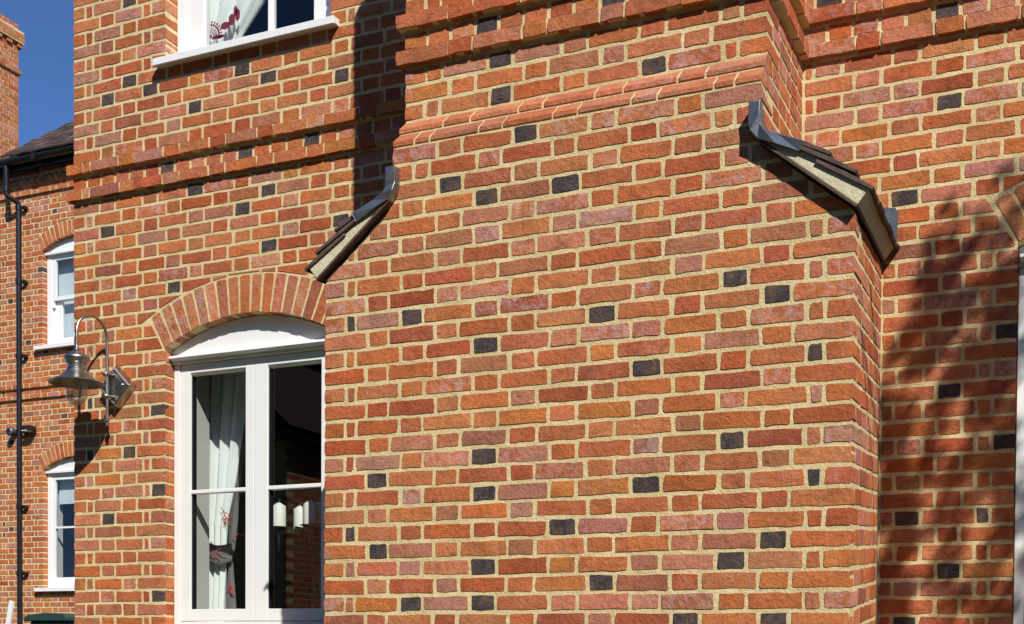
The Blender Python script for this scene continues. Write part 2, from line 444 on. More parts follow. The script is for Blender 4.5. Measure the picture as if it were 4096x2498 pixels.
# --- chimney breast
XB0, XB1, XS0, XS1 = -2.218, 0.0, -1.888, -.342
R4 = .0024
m = MB()
m.prism([(XB0+R4, GZ), (XB1-R4, GZ), (XB1-R4, 1.425), (XS1-R4, 1.715), (XS1-R4, 1.949), (XS0+R4, 1.949), (XS0+R4, 1.715), (XB0+R4, 1.425)], R4, .95)
m.xprism([(.006, 1.949), (.006, 1.974), (.0575, 2.018), (.0575, 2.048), (.1105, 2.094), (.95, 2.094), (.95, 1.949)], XS0+R4, XS1-R4)
m.prism([(XS0+R4, 2.094), (XS1-R4, 2.094), (XS1-R4, 4.2), (XS0+R4, 4.2)], YS+R4, .95)
breast = m.build('chimney_breast', M['mortar'], house)
A = [XB0, -2.009, -1.903, -1.682, -1.571, -1.349, -1.232, -1.010, -.894, -.667, -.553, -.327, -.219, XB1]
B = [XB0, -2.115, -2.063, -1.848, -1.737, -1.513, -1.396, -1.172, -1.051, -.829, -.712, -.489, -.380, -.162, -.101, XB1]
SA = [XS0, -1.676, -1.560, -1.336, -1.229, -1.008, -.897, -.670, -.560, XS1]
SB = [XS0, -1.789, -1.718, -1.496, -1.388, -1.172, -1.064, -.845, -.733, -.516, -.444, XS1]
slopes = [(.2875, .345, .2875*.004+.345*1.424), (-.286, .344, .286*2.235+.344*1.424)]
DB = [(1198,65),(1475,35),(1202,147),(1567,153),(1205,229),(1265,327),(1086,447),(1176,472),(1362,440),(988,763),(840,778),(1448,751),(1165,831),(1770,665),(1875,703),
      (1965,845),(1554,882),(1168,1100),(910,1160),(1163,1188),(1757,1062),(1548,1166),(1960,1148),(838,1290),(1348,1270),(1866,1295),(1757,1348),(1163,1363),(1443,1403),
      (988,1453),(1163,1450),(1648,1490),(1863,1487),(905,1328)]
wb = Wall(breast, 320, DB)
def jit(p): return [p[0]] + [x+rnd.uniform(-.006, .006) for x in p[1:-1]] + [p[-1]]
for k in range(-15, 23):
    lay(wb, jit(A if k % 2 else B), k*H0, H0, 0.0, cuts=slopes if k > 17 else (), ends=(XB0, XB1), deep_at=(XB0, XB1), sheared={XB1: .095 if k % 2 else .208} if k < 18 else {})
for k in range(23, 26):
    lay(wb, jit(SA if k % 2 else SB), k*H0, H0, 0.0, ends=(XS0, XS1), deep_at=(XS0, XS1), sheared={XS1: .204 if k % 2 else .322})
BAND = .030
for k in range(28, 56):
    per = jit(SA if k % 2 else SB)
    if k == 32: per = [XS0]+[XS0+.108+i*.11 for i in range(13)]+[XS1]
    if k in (31, 33):
        per = [XS0-BAND] + per[1:-1] + [XS1+BAND]
        lay(wb, per, k*H0, H0, YS-BAND, ends=(per[0], per[-1]), deep_at=per, band=True, sheared={per[-1]: .215-YS+BAND-.006 if k % 2 else .1})
    else:
        lay(wb, per, k*H0, H0, YS, ends=(XS0, XS1), deep_at=(XS0, XS1), sheared={XS1: .098 if k % 2 else .216})
# returns (right side seen, left side only mirrored in the panes)
RB = [0, .22, .468, .598, .83, YR]; RA = [0, .105, .285, .412, .645, .78, YR]
QB = [YS, .335, .50, .605, .755, YR]; QA = [YS, .215, .36, .58, .745, YR]
def lay_return(wall, X, per, k, sgn, slope=SH, skip_first=True, h=H0, zc0=0.0):
    for i, (y0, y1) in enumerate(zip(per, per[1:])):
        a = y0+(.010 if i else .0); b = y1-.008
        yc = (a+b)/2; zc = (k+.5)*h+zc0+slope*yc
        if skip_first and i == 0 and sgn > 0 and k not in (26, 27): continue       # the corner brick itself
        wall.brick((X, yc, zc), b-a, h-2*J+rnd.uniform(-.002, .002), rz=sgn*math.pi/2, ry=-sgn*slope)
for k in range(-15, 20):
    z1 = (k+1)*H0
    if z1+SH*YR > 1.50 and k > 18: continue
    lay_return(wb, XB1, RA if k % 2 else RB, k, 1)
for k in range(22, 54):
    if k in (31, 33):
        per = (QA if k % 2 else QB)[:]; per[0] = YS-BAND
        lay_return(wb, XS1+BAND, per, k, 1)
    elif k < 26:
        per = (QA if k % 2 else QB)[:]; per[0] = 0.0
        lay_return(wb, XS1, per, k, 1)
    else:
        per = (QA if k % 2 else QB)[:]; per[0] = {26: .06, 27: .11}.get(k, YS)
        lay_return(wb, XS1, per, k, 1)
for k in range(-15, 19):
    lay_return(wb, XB0, RA if k % 2 else RB, k, -1, 0.0)
for k in range(24, 54):
    lay_return(wb, XS0, QA if k % 2 else QB, k, -1, 0.0)
# solid of the bands along the right return
m = MB()
for k in (31, 33):
    z0, z1 = k*H0+J+.0025, (k+1)*H0-J-.002
    vs = [(XS1-.02, YS-BAND+.012, z0), (XS1+BAND-R4, YS-BAND+.012, z0), (XS1+BAND-R4, YR+.03, z0+SH*YR), (XS1-.02, YR+.03, z0+SH*YR)]
    m.add(vs+[(x, y, z+z1-z0) for x, y, z in vs], [(0,3,2,1),(4,5,6,7),(0,1,5,4),(1,2,6,5),(2,3,7,6),(3,0,4,7)])
    m.box(XS0-BAND+R4, XS1+BAND-R4, YS-BAND+R4+.003, YS+.02, z0-.001, z1+.001)
m.build('band_core', M['mortar'], breast)
wb.vis = lambda b, u, v: not (b['rz'] < -1 or (b['rz'] > 1 and b['p'].y > 5))
wb.finish()
# splayed plinth bricks
def splay(per, z0, yo):
    for i, (x0, x1) in enumerate(zip(per, per[1:])):
        a = x0+(J*.6 if i else 0); b = x1-(J*.6 if x1 != per[-1] else 0)
        j = lambda e=.0015: rnd.uniform(-e, e)
        prof = [(yo+j(), z0+.005), (yo+j(), z0+.024+j()), (yo+.0535, z0+H0-.005+j()), (yo+.1, z0+H0-.005), (yo+.1, z0+.005)]
        mb = MB().xprism(prof, a, b); c = ((a+b)/2, yo, z0)
        o = mb.build('splayed_brick', M['brick'], breast, bevel=.0015, at=c); t = tone(); o.color = (t[0]*.5+.26, t[1]*.5+.095, t[2]*.5+.05, t[3]*.7)  # paler tone paints in the extra sun on the upturned splay
splay(jit(SB), 26*H0, 0.0); splay(jit(SA), 27*H0, .0535)

# --- walls left and right of the breast
def arch_slab(mb, x0, x1, z0, z1, y0, y1, cx, hw, zsill, zc, r):
    """wall slab with one arched opening"""
    mb.box(x0, cx-hw, y0, y1, z0, z1); mb.box(cx+hw, x1, y0, y1, z0, z1); mb.box(cx-hw, cx+hw, y0, y1, z0, zsill)
    n = 14
    for i in range(n):
        a, b = cx-hw+2*hw*i/n, cx-hw+2*hw*(i+1)/n
        za, zb = zc+math.sqrt(r*r-(a-cx)**2), zc+math.sqrt(r*r-(b-cx)**2)
        mb.prism([(a, za), (b, zb), (b, z1), (a, z1)], y0, y1)
WC, WH, AZ, AR, AE = -3.379, .552, .5575, 1.129, 1.334     # lower window: centre, half width, arch centre and radii
ZL, HL = .705, .0758
XL = -4.600
UH, USILL, UTOP = .546, 3.155, 4.9                           # upper window
m = MB()
arch_slab(m, XL+R4, -1.2, GZ, 3.05, YL+R4, YL+.32, WC, WH+R4, -.085, AZ, AR+R4)
m.box(XL+R4, WC-UH-R4, YL+R4, YL+.32, 3.05, 5.2); m.box(WC+UH+R4, -1.2, YL+R4, YL+.32, 3.05, 5.2)
m.box(WC-UH-R4, WC+UH+R4, YL+R4, YL+.32, 3.05, USILL-.03); m.box(WC-UH-R4, WC+UH+R4, YL+R4, YL+.32, UTOP, 5.2)
m.box(XL+R4, XL+.3, YL+.3, YL+6, GZ, 5.2)
wall_l = m.build('front_wall', M['mortar'], house)
DL = [(590,170),(647,187),(830,178),(310,206),(360,224),(258,250),(474,262),(748,336),(590,366),(401,405),(473,458),(645,458),(587,500),(258,560),(645,590),(415,692),
      (830,525),(392,987),(308,1089),(378,1180),(258,1250),(378,1433),(214,970),(212,1095),(315,14)]
def vis_l(b, u, v): return (u < 1305) if v > 1120 else (u < 1640)
wlw = Wall(wall_l, 320, DL, vis=vis_l)
PA = run(XL, [.201, .105], [.209, .107], -1.3); PB = run(XL, [.092, .058], [.211, .108], -1.3)
jl_, jr_ = WC-WH, WC+WH
for n in range(-24, 58):
    z = ZL+n*HL; zc = z+HL/2
    per = jit(PA if n % 2 == 0 else PB)
    if zc < -1.12: continue
    lim = -2.55 if zc < 1.35 else -1.35
    if -.085 < zc < 1.545:                                   # beside the lower window
        per = [XL, -4.399, -4.294, -4.086, -4.035, jl_] if n % 2 == 0 else [XL, -4.508, -4.450, -4.240, -4.135, jl_]
        per = [per[0]]+[x+rnd.uniform(-.005, .005) for x in per[1:-1]]+[per[-1]]
        lay(wlw, per, z, HL, YL, ends=(XL, jl_), deep_at=(XL,), circles=[(WC, AZ, AE+.012, 1.5)] if zc > 1.42 else ())
        wlw.brick((jl_+.0012, YL+.053, zc), .093, HL-2*J, rz=math.pi/2)
        lay(wlw, [jr_, jr_+.1, jr_+.15, jr_+.36], z, HL, YL, ends=(jr_,), deep_at=(jr_,), circles=[(WC, AZ, AE+.012, 1.5)] if zc > 1.42 else ()); continue
    if zc > USILL-.02 and zc < UTOP:                         # beside the upper window
        xl, xr = WC-UH, WC+UH
        p1 = [XL, -4.399, -4.294, -4.086, -4.025, xl] if n % 2 == 0 else [XL, -4.508, -4.450, -4.240, -4.130, xl]
        p2 = [xr, xr+.1, xr+.155] if n % 2 == 0 else [xr, xr+.205, xr+.31]
        while p2[-1] < -1.5: p2.append(p2[-1]+(.209 if (len(p2)+(n % 2)) % 2 else .107))
        lay(wlw, p1, z, HL, YL, ends=(XL, xl), deep_at=(XL, xl)); lay(wlw, p2, z, HL, YL, ends=(xr,), deep_at=(xr,)); continue
    per = [x for x in per if x < lim+.2]
    if n in (23, 25):
        per = [XL-.03]+per[1:]
        lay(wlw, per, z, HL, YL-.03, ends=(XL-.03,), deep_at=per, band=True); continue
    if n == 24: per = [XL]+[XL+.098+i*.107 for i in range(31)]
    lay(wlw, per, z, HL, YL, ends=(XL,), deep_at=(XL,), circles=[(WC, AZ, AE+.012, 1.5)] if 1.4 < zc < 2.0 else ())
wlw.finish()
for n in (23, 25): MB().box(XL-.03+R4, -1.3, YL-.03+R4+.003, YL+.02, ZL+n*HL+J+.0025, ZL+(n+1)*HL-J).build('band_core', M['mortar'], wall_l)

def brick_arch(parent, cx, cz, r0, r1, hw, y, count, depth=True, sides=False):
    half = math.asin(hw/r0); step = 2*half/count
    arch = bpy.data.objects.new('window_arch', None); place(arch, parent, (cx, y, cz+r0)); arch.empty_display_size = .1
    for i in range(count):
        a = -half+step*(i+.5); r = (r0+r1)/2
        L = r1-r0+rnd.uniform(-.006, .004); w = step*r0-.0095+rnd.uniform(-.002, .002)
        seed = 500+i*7; q = random.Random(seed)
        t = w/2*1.06; bb = w/2*.97
        pts = [(-bb, -L/2+q.uniform(-.002, .002)), (bb, -L/2+q.uniform(-.002, .002)), (t+.001, L/2-.008), (t-.007, L/2), (-t+.007, L/2), (-t, L/2-.008)]
        vs, fs = brick_geom(pts, .104, seed)
        me = bpy.data.meshes.new('arch_brick'); me.from_pydata(vs, [], fs); me.materials.append(M['brick']); me.update()
        o = bpy.data.objects.new('arch_brick', me); place(o, arch, (cx+r*math.sin(a), y+rnd.uniform(-.001, .001), cz+r*math.cos(a)))
        o.rotation_euler = (0, a, 0); c = tone(); o.color = (c[0]*1.02, c[1]*1.05, c[2], c[3])
    return arch
brick_arch(house, WC, AZ, AR, AE, WH, YL, 17)

# right wall with the edge of its own arched window
DC, DH, DZ = 1.086, .552, .537
m = MB(); arch_slab(m, -.6, 2.6, GZ, 4.2, YR+R4, YR+.32, DC, DH+R4, -.085, DZ, AR+R4)
wall_r = m.build('front_wall', M['mortar'], house)
DR = [(2255,35),(2280,243),(2185,470),(2282,937),(2415,1062),(2180,1248),(2360,1240),(2278,1371),(2178,1490),(2000,5),(2415,795)]
wrw = Wall(wall_r, 260, DR, vis=lambda b, u, v: u > 3200)
dl_, dr_ = DC-DH, DC+DH
for k in range(-16, 56):
    z = k*H0+.0035; zc = z+H0/2
    inner = 0.0 if zc < 1.5 else -.338
    if zc < 1.5: per = [0.0, .229, .329, dl_] if k % 2 == 0 else [0.0, .062, .170, .382, .440, dl_]
    else: per = [-.338, -.122, -.016, .200, .316, .526] if k % 2 == 0 else [-.338, -.290, -.178, .030, .143, .357, .470]
    if -.085 < zc < 1.49:
        lay(wrw, jit(per), z, H0, YR, ends=(dl_,), deep_at=(dl_,)); lay(wrw, [dr_, dr_+.1, dr_+.155, dr_+.37, dr_+.48], z, H0, YR, ends=(dr_,), deep_at=(dr_,)); continue
    if zc < 0: per = [0.0, .229, .329, .54] if k % 2 == 0 else [0.0, .062, .170, .382, .49]
    while per[-1] < 2.4: per = per+[per[-1]+(.107 if per[-1]-per[-2] > .16 else .215)]
    per = jit(per)
    if k == 33: per = [-.338]+[-.24+i*.108 for i in range(26)]
    if k in (32, 34): lay(wrw, per, z, H0, YR-.028, deep_at=per, band=True)
    else: lay(wrw, per, z, H0, YR, circles=[(DC, DZ, AE+.012, 1.45)] if 1.4 < zc < 2.0 else ())
wrw.finish()
for k in (32, 34): MB().box(-.36, 2.5, YR-.028+R4+.003, YR+.02, k*H0+.0035+J+.0025, (k+1)*H0+.0035-J).build('band_core', M['mortar'], wall_r)
brick_arch(house, DC, DZ, AR, AE, DH, YR, 17)

# --- small tiled roofs over the two shoulders of the breast
def shoulder(sx, xe):
    """sx=+1 right, -1 left; xe = stack edge; built in outward distance d from the stack"""
    X = lambda d: xe+sx*d
    ra = bpy.data.objects.new('shoulder_roof', None); ra.empty_display_size = .1; place(ra, house, (X(.2), .4, 1.5))
    yb = (YR if sx > 0 else YL)-.001
    rise = SH if sx > 0 else SH
    def sheared(mb): mb.v = [(x, y, z+rise*max(0, y)) for x, y, z in mb.v]; return mb
    # mortar filling behind the verge
    v = MB().prism([(X(.010), 1.719), (X(.352), 1.436), (X(.394), 1.489), (X(.30), 1.566), (X(.20), 1.640), (X(.10), 1.703), (X(.012), 1.750)], -.034, yb)
    sheared(v).build('mortar_verge', M['verge'], ra, bevel=.004)
    # undercloak slate below the verge
    v = MB().prism([(X(-.002), 1.7155), (X(.350), 1.4265), (X(.355), 1.4345), (X(.004), 1.7235)], -.040, yb)
    sheared(v).build('undercloak', M['tile'], ra)
    # plain tiles, three courses, side by side up to the wall
    rows = [(.06, 1.722, .255, 1.622), (.12, 1.672, .346, 1.541), (.205, 1.602, .406, 1.474)]
    for r, (d0, z0, d1, z1) in enumerate(rows):
        y = -.046+(.0 if r % 2 == 0 else -.005); first = True
        wd = .165 if r % 2 == 0 else .0825
        while y < yb-.02:
            y1 = min(y+wd, yb); wd = .165
            dx, dz = d1-d0, z1-z0; l = math.hypot(dx, dz); nx, nz = -dz/l*.013, dx/l*.013
            e = rnd.uniform(-.004, .006); f = rnd.uniform(-.004, .004)
            pl = [(X(d0), z0+f), (X(d1+e*dx/l), z1+e*dz/l+f), (X(d1+nx+e*dx/l), z1+nz+e*dz/l+f), (X((d0+d1)/2+nx*1.3), (z0+z1)/2+nz*1.3+f), (X(d0+nx), z0+nz+f)]
            c = (X((d0+d1)/2), (y+y1)/2, (z0+z1)/2)
            mb = sheared(MB().prism(pl, y+.0015, y1-.0015)); mb.build('roof_tile', M['tile'], ra, bevel=.002, at=c); y = y1
    # lead: dressed over the verge, up the corner of the stack and along its side
    ld = MB()
    path = [(-.036, 1.866), (-.036, 1.80), (-.030, 1.765), (-.006, 1.735), (.06, 1.700), (.19, 1.640)]
    th = [(.044, .004), (.044, .0), (.046, .004), (.036, .034), (.030, .046), (.022, .044)]
    lo = [(-.034, 1.855), (-.037, 1.79), (-.028, 1.752), (-.003, 1.722), (.06, 1.692), (.149, 1.650)]
    hi = [(.007, 1.856), (.003, 1.80), (.006, 1.776), (.018, 1.752), (.07, 1.726), (.166, 1.683)]
    n = len(lo); vs = []
    for i in range(n):
        bul = (-.004, .005, -.006, .004, -.003, .003)[i]
        vs += [(X(lo[i][0]), -.052+bul, lo[i][1]), (X(hi[i][0]), -.054-bul*.5, hi[i][1]), (X(hi[i][0]), -.006 if i < 2 else .02, hi[i][1]+(.004 if i > 1 else 0)), (X(lo[i][0]), -.004, lo[i][1])]
    fs = []
    for i in range(n-1):
        for k in range(4):
            q = (i*4+k, i*4+(k+1) % 4, (i+1)*4+(k+1) % 4, (i+1)*4+k); fs.append(q if sx < 0 else q[::-1])
    fs += [(0, 1, 2, 3), (4*n-4, 4*n-1, 4*n-2, 4*n-3)]
    ld.add(vs, fs); o = ld.build('lead_flashing', M['lead'], ra, smooth=False, bevel=.0015)
    # upstand against the side of the stack
    ld = MB().add([(X(.004), -.03, 1.866), (X(.004), -.03, 1.73), (X(.004), yb, 1.73+SH*yb), (X(.004), yb, 1.80+SH*yb), (X(.004), .05, 1.80),
                   (X(.009), -.03, 1.866), (X(.009), -.03, 1.73), (X(.009), yb, 1.73+SH*yb), (X(.009), yb, 1.80+SH*yb), (X(.009), .05, 1.80)],
                  [(0, 1, 2, 3, 4), (9, 8, 7, 6, 5), (0, 5, 6, 1), (1, 6, 7, 2), (2, 7, 8, 3), (3, 8, 9, 4), (4, 9, 5, 0)])
    ld.build('lead_upstand', M['lead'], ra)
    if sx > 0:
        ld = MB().prism([(-.01, 1.735), (.052, 1.728), (.064, 1.700), (.057, 1.56), (.03, 1.56), (-.01, 1.62)], YR-.006, YR+.001)
        ld.build('lead_soaker', M['lead'], ra)
    return ra
shoulder(1, XS1); shoulder(-1, XS0)

# --- lower casement window
def bar(mb, x0, x1, y0, y1, z0, z1): return mb.box(x0, x1, y0, y1, z0, z1)
def casement_window(cx, hw, y, az, parent, zoff=0.0):
    w = bpy.data.objects.new('casement_window', None); w.empty_display_size = .1; place(w, parent, (cx, y+.1, -.085+zoff)); Z = zoff
    n = 24; r = AR-.004
    pts = [(cx-hw+.003, 1.519+Z), (cx+hw-.003, 1.519+Z)]
    for i in range(n+1):
        x = cx+hw-.003-(2*hw-.006)*i/n; pts.append((x, max(1.5195+Z, az+math.sqrt(r*r-(x-cx)**2))))
    MB().prism(pts, y+.070, y+.12).build('arched_panel', M['cream'], w)
    rail = MB().box(cx-hw+.003, cx+hw-.003, y+.064, y+.16, 1.464+Z, 1.5175+Z)
    rl = rail.build('transom', M['cream'], w)
    MB().xprism([(y+.063, 1.512+Z), (y+.030, 1.503+Z), (y+.027, 1.490+Z), (y+.036, 1.486+Z), (y+.063, 1.478+Z)], cx-hw+.006, cx+hw-.006).build('drip_mould', M['cream'], w)
    tv = MB().box(cx-.20, cx+.24, y+.0610, y+.0655, 1.4695+Z, 1.4755+Z); tv.build('trickle_vent', M['cream'], rl)
    f = MB().box(cx-hw+.003, cx-hw+.042, y+.080, y+.16, -.06+Z, 1.4625+Z).box(cx+hw-.042, cx+hw-.003, y+.080, y+.16, -.06+Z, 1.4625+Z).box(cx-hw+.043, cx+hw-.043, y+.081, y+.16, -.06+Z, -.0095+Z)
    f.build('frame', M['cream'], w, bevel=.002)
    MB().xprism([(y+.079, -.061+Z), (y+.079, -.073+Z), (y-.045, -.085+Z), (y-.045, -.125+Z), (y+.1, -.125+Z), (y+.1, -.061+Z)], cx-hw-.03, cx+hw+.03).build('sill', M['cream'], w, bevel=.002)
    for s in (-1, 1):
        x0, x1 = (cx-hw+.0445, cx-.0015) if s < 0 else (cx+.0015, cx+hw-.0445)
        so, si = (.068, .056) if s < 0 else (.088, .068)
        c = MB().box(x0, x0+so, y+.086, y+.14, -.006+Z, 1.461+Z).box(x1-si, x1, y+.086, y+.14, -.006+Z, 1.461+Z)
        c.box(x0+so, x1-si, y+.0865, y+.14, 1.411+Z, 1.461+Z).box(x0+so, x1-si, y+.0865, y+.14, -.006+Z, .0615+Z)
        c = c.build('casement', M['cream'], w, bevel=.0025)
        # chamfered glazing beads
        MB().xprism([(y+.0868, 1.4125+Z), (y+.118, 1.4125+Z), (y+.118, 1.398+Z), (y+.112, 1.396+Z)], x0+so+.001, x1-si-.001).build('glazing_bead', M['cream'], c)
        MB().box(x0+so+.001, x1-si-.001, y+.0905, y+.135, .722+Z, .744+Z).build('glazing_bar', M['cream'], c, bevel=.004)
        MB().box(x0+so+.0005, x1-si-.0005, y+.118, y+.122, .062+Z, 1.41+Z).build('pane', M['glass'], c)
        gs = MB().box(x0+so+.0004, x0+so+.006, y+.1, y+.136, .0625+Z, 1.396+Z); gs.build('glazing_seal', M['black'], c)
    return w
casement_window(WC, WH, YL, AZ, house)
casement_window(DC, DH, YR, DZ, house, -.02)

# --- upper sash window
def sash_window(cx, hw, y, zs, ztop, parent, names=True):
    w = bpy.data.objects.new('sash_window', None); w.empty_display_size = .1; place(w, parent, (cx, y+.1, zs))
    for fx0, fx1 in ((cx-hw+.003, cx-hw+.058), (cx+hw-.058, cx+hw-.003)): MB().box(fx0, fx1, y+.10, y+.22, zs, ztop).build('frame', M['white'], w, bevel=.002)
    c = MB().box(cx-hw+.0585, cx-hw+.178, y+.112, y+.17, zs+.01, ztop).box(cx+hw-.178, cx+hw-.0585, y+.112, y+.17, zs+.01, ztop)
    c.box(cx-hw+.178, cx+hw-.178, y+.1125, y+.17, zs+.01, zs+.075)
    c = c.build('sash', M['white'], w, bevel=.002)
    MB().box(cx+.065, cx+.092, y+.118, y+.16, zs+.0755, ztop).build('glazing_bar', M['white'], c, bevel=.002)
    MB().box(cx-hw+.1785, cx+hw-.1785, y+.138, y+.142, zs+.0755, ztop).build('pane', M['glass'], c)
    MB().xprism([(y+.099, zs+.012), (y-.060, zs-.003), (y-.060, zs-.042), (y-.046, zs-.042), (y-.044, zs-.034), (y+.099, zs-.034)], cx-hw-.042, cx+hw+.052).build('sill', M['white'], w, bevel=.0015)
    return w
sash_window(WC, UH, YL, 3.155, 4.85, house)

# rooms behind the two windows
def room_box(mb, x0, x1, y0, y1, z0, z1, hx0, hx1, hz0, hz1):
    """inside of a room: floor, ceiling, walls; front side left open at the window"""
    v = lambda *p: p
    mb.add([(x0, y0, z0), (x1, y0, z0), (x1, y1, z0), (x0, y1, z0), (x0, y0, z1), (x1, y0, z1), (x1, y1, z1), (x0, y1, z1)],
           [(0, 1, 2, 3), (7, 6, 5, 4), (1, 5, 6, 2), (3, 2, 6, 7), (0, 3, 7, 4)])
    for a, b, c, d in ((x0, hx0, z0, z1), (hx1, x1, z0, z1), (hx0, hx1, z0, hz0), (hx0, hx1, hz1, z1)):
        mb.add([(a, y0, c), (b, y0, c), (b, y0, d), (a, y0, d)], [(3, 2, 1, 0)])
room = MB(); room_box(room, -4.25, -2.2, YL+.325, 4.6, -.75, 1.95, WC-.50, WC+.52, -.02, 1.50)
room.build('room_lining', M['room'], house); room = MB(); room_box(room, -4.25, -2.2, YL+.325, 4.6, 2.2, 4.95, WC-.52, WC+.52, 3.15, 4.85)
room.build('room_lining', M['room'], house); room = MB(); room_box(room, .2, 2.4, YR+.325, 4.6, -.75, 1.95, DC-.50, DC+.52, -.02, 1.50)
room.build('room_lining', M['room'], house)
rv = MB().box(-3.874, -3.854, YL+.142, YL+.305, -.02, 1.49).box(WC+.49, WC+.51, YL+.142, YL+.305, -.02, 1.49)
rv.box(-3.86, WC+.50, YL+.142, YL+.40, -.045, -.021).box(-3.86, WC+.5, YL+.142, YL+.31, 1.492, 1.512)
rv.build('window_reveal', M['plaster'], house)
rv = MB().box(WC-UH+.003, WC-UH+.02, YL+.222, YL+.33, 3.12, 4.85).box(WC-UH, WC+UH, YL+.172, YL+.33, 3.12, 3.145)
rv.build('window_reveal', M['plaster'], house)

# ------------------------------------------------------------------ swan-neck wall lamp
lamp = root('wall_lamp', (-4.25, YL, 1.225), 'brushed metal swan-neck barn lamp on a diamond plate beside the arched window', 'lamp')
c0, c1 = (-4.25, 1.343), .121
def diamond(r): return [(c0[0], c0[1]-r), (c0[0]+r, c0[1]), (c0[0], c0[1]+r), (c0[0]-r, c0[1])]
m = MB(); d0, d1, d2 = diamond(.121), diamond(.113), diamond(.100)
vs = [(x, YL-.001, z) for x, z in d0] + [(x, YL-.050, z) for x, z in d1] + [(x, YL-.057, z) for x, z in d2] + [(x, YL-.051, z) for x, z in diamond(.095)]
fs = [(12, 13, 14, 15)]
for k in range(3):
    for i in range(4): fs.append((k*4+i, k*4+(i+1) % 4, (k+1)*4+(i+1) % 4, (k+1)*4+i))
m.add(vs, fs); m.build('wall_plate', M['steel'], lamp, bevel=.0015)
PX, PY = -4.281, YL-.075
HX, HY = -4.316, .738
pts = [(PX, PY, 1.150), (PX, PY, 1.3), (PX, PY, 1.5), (PX, PY, 1.608)]
for i in range(1, 13):
    a = math.pi*i/12; t = (1-math.cos(a))/2
    pts.append((PX+(HX-PX)*t, PY+(HY-PY)*t, 1.608+.112*math.sin(a)))
pts += [(HX, HY, 1.56), (HX, HY, 1.515)]
m = MB().tube(pts, .0088, 14); m.build('swan_neck', M['steel'], lamp, smooth=True)
m = MB().lathe((PX, PY, 1.113), [(.0, .0), (.008, .001), (.009, .008), (.005, .013), (.006, .018), (.013, .026), (.0145, .033), (.013, .038), (.0145, .042), (.0145, .047), (.009, .05)], 16)
m.build('finial', M['steel'], lamp, smooth=True)
for z in (1.408, 1.283):
    m = MB().tube([(PX, PY-.028, z), (PX, PY-.012, z), (PX+.03, YL-.050, z)], .0085, 10)
    m.lathe((PX, PY-.012, z), [(.0, -.03), (.006, -.029), (.009, -.024), (.005, -.019), (.011, -.016), (.011, -.010), (.0135, -.008), (.0135, .006), (.011, .009)], 12, 'y')
    m.build('clamp', M['steel'], lamp, smooth=True)
for dx, dz in ((.058, .004), (-.058, -.004)):
    MB().lathe((c0[0]+dx, YL-.0515, c0[1]+dz), [(.009, 0), (.009, -.004), (.006, -.007), (0, -.008)], 12, 'y').build('screw', M['steel'], lamp, smooth=True)
LS = .82
m = MB().lathe((HX, HY, 0), [(r_*LS, h_) for r_, h_ in [(.0125, 1.533), (.014, 1.515), (.019, 1.512), (.021, 1.507), (.016, 1.503), (.026, 1.497), (.055, 1.484), (.080, 1.470), (.086, 1.462), (.085, 1.455), (.079, 1.452), (.079, 1.447),
     (.073, 1.440), (.068, 1.432), (.070, 1.430), (.062, 1.426), (.061, 1.402), (.066, 1.400), (.066, 1.395), (.060, 1.392)]], 32)
m.build('lamp_head', M['steel'], lamp, smooth=True)
m = MB().lathe((HX, HY, 0), [(r_*.735, h_) for r_, h_ in [(.066, 1.398), (.074, 1.392), (.076, 1.387), (.086, 1.381), (.089, 1.376), (.105, 1.366), (.135, 1.349), (.170, 1.334), (.208, 1.321), (.210, 1.319), (.207, 1.318), (.168, 1.329), (.132, 1.344), (.10, 1.36), (.08, 1.372), (.055, 1.382)]], 44)
m.build('lamp_shade', M['brass'], lamp, smooth=True)
prof = [(.066, 1.372), (.070, 1.34), (.0705, 1.27)] + [(.0705*math.cos(a), 1.258-.060*math.sin(a)) for a in [k*math.pi/16 for k in range(0, 9)]]
MB().lathe((HX, HY, 0), [(r_*LS, h_) for r_, h_ in prof], 28).build('glass_dome', M['lampglass'], lamp, smooth=True)
m = MB().lathe((HX, HY, 0), [(r_*LS, h_) for r_, h_ in [(.013, 1.38), (.014, 1.352), (.024, 1.338), (.030, 1.322), (.028, 1.307), (.018, 1.297), (.0, 1.293)]], 18); m.build('bulb', M['lampglass'], lamp, smooth=True)

# ------------------------------------------------------------------ curtains and candles behind the glass
def cloth(rows, nfold, amp, y, phase=0.0, cols=48):
    """rows: (z, x_left, x_right, amplitude factor)"""
    mb = MB(); vs = []
    for (z, xl, xr, af) in rows:
        for i in range(cols+1):
            t = i/cols
            w = math.sin(t*nfold*2*math.pi+phase)+.35*math.sin(t*nfold*4.3*math.pi+z*1.7)
            vs.append((xl+(xr-xl)*t, y+amp*af*w, z))
    n = cols+1
    fs = [(r*n+i, r*n+i+1, (r+1)*n+i+1, (r+1)*n+i) for r in range(len(rows)-1) for i in range(cols)]
    mb.add(vs, fs); return mb
def interp(keys, steps):
    out = []
    for (a, b) in zip(keys, keys[1:]):
        for k in range(steps): t = k/steps; out.append(tuple(a[j]+(b[j]-a[j])*t for j in range(len(a))))
    out.append(keys[-1]); return out
curt = root('curtain', (-3.85, 1.42, -.6), 'pale curtain tied back with a dark band in the left casement', 'curtain')
ks = [(1.62, -3.955, -3.60, 1.0), (1.25, -3.955, -3.655, 1.0), (.83, -3.955, -3.727, .75), (.60, -3.955, -3.790, .5), (.46, -3.955, -3.800, .35), (.36, -3.955, -3.800, .35), (.07, -3.955, -3.815, .55), (-.6, -3.955, -3.80, .7)]
o = cloth(interp(ks, 6), 3.6, .030, 1.42).build('lining', M['curtain'], curt, smooth=True); o.modifiers.new('solid', 'SOLIDIFY').thickness = .002
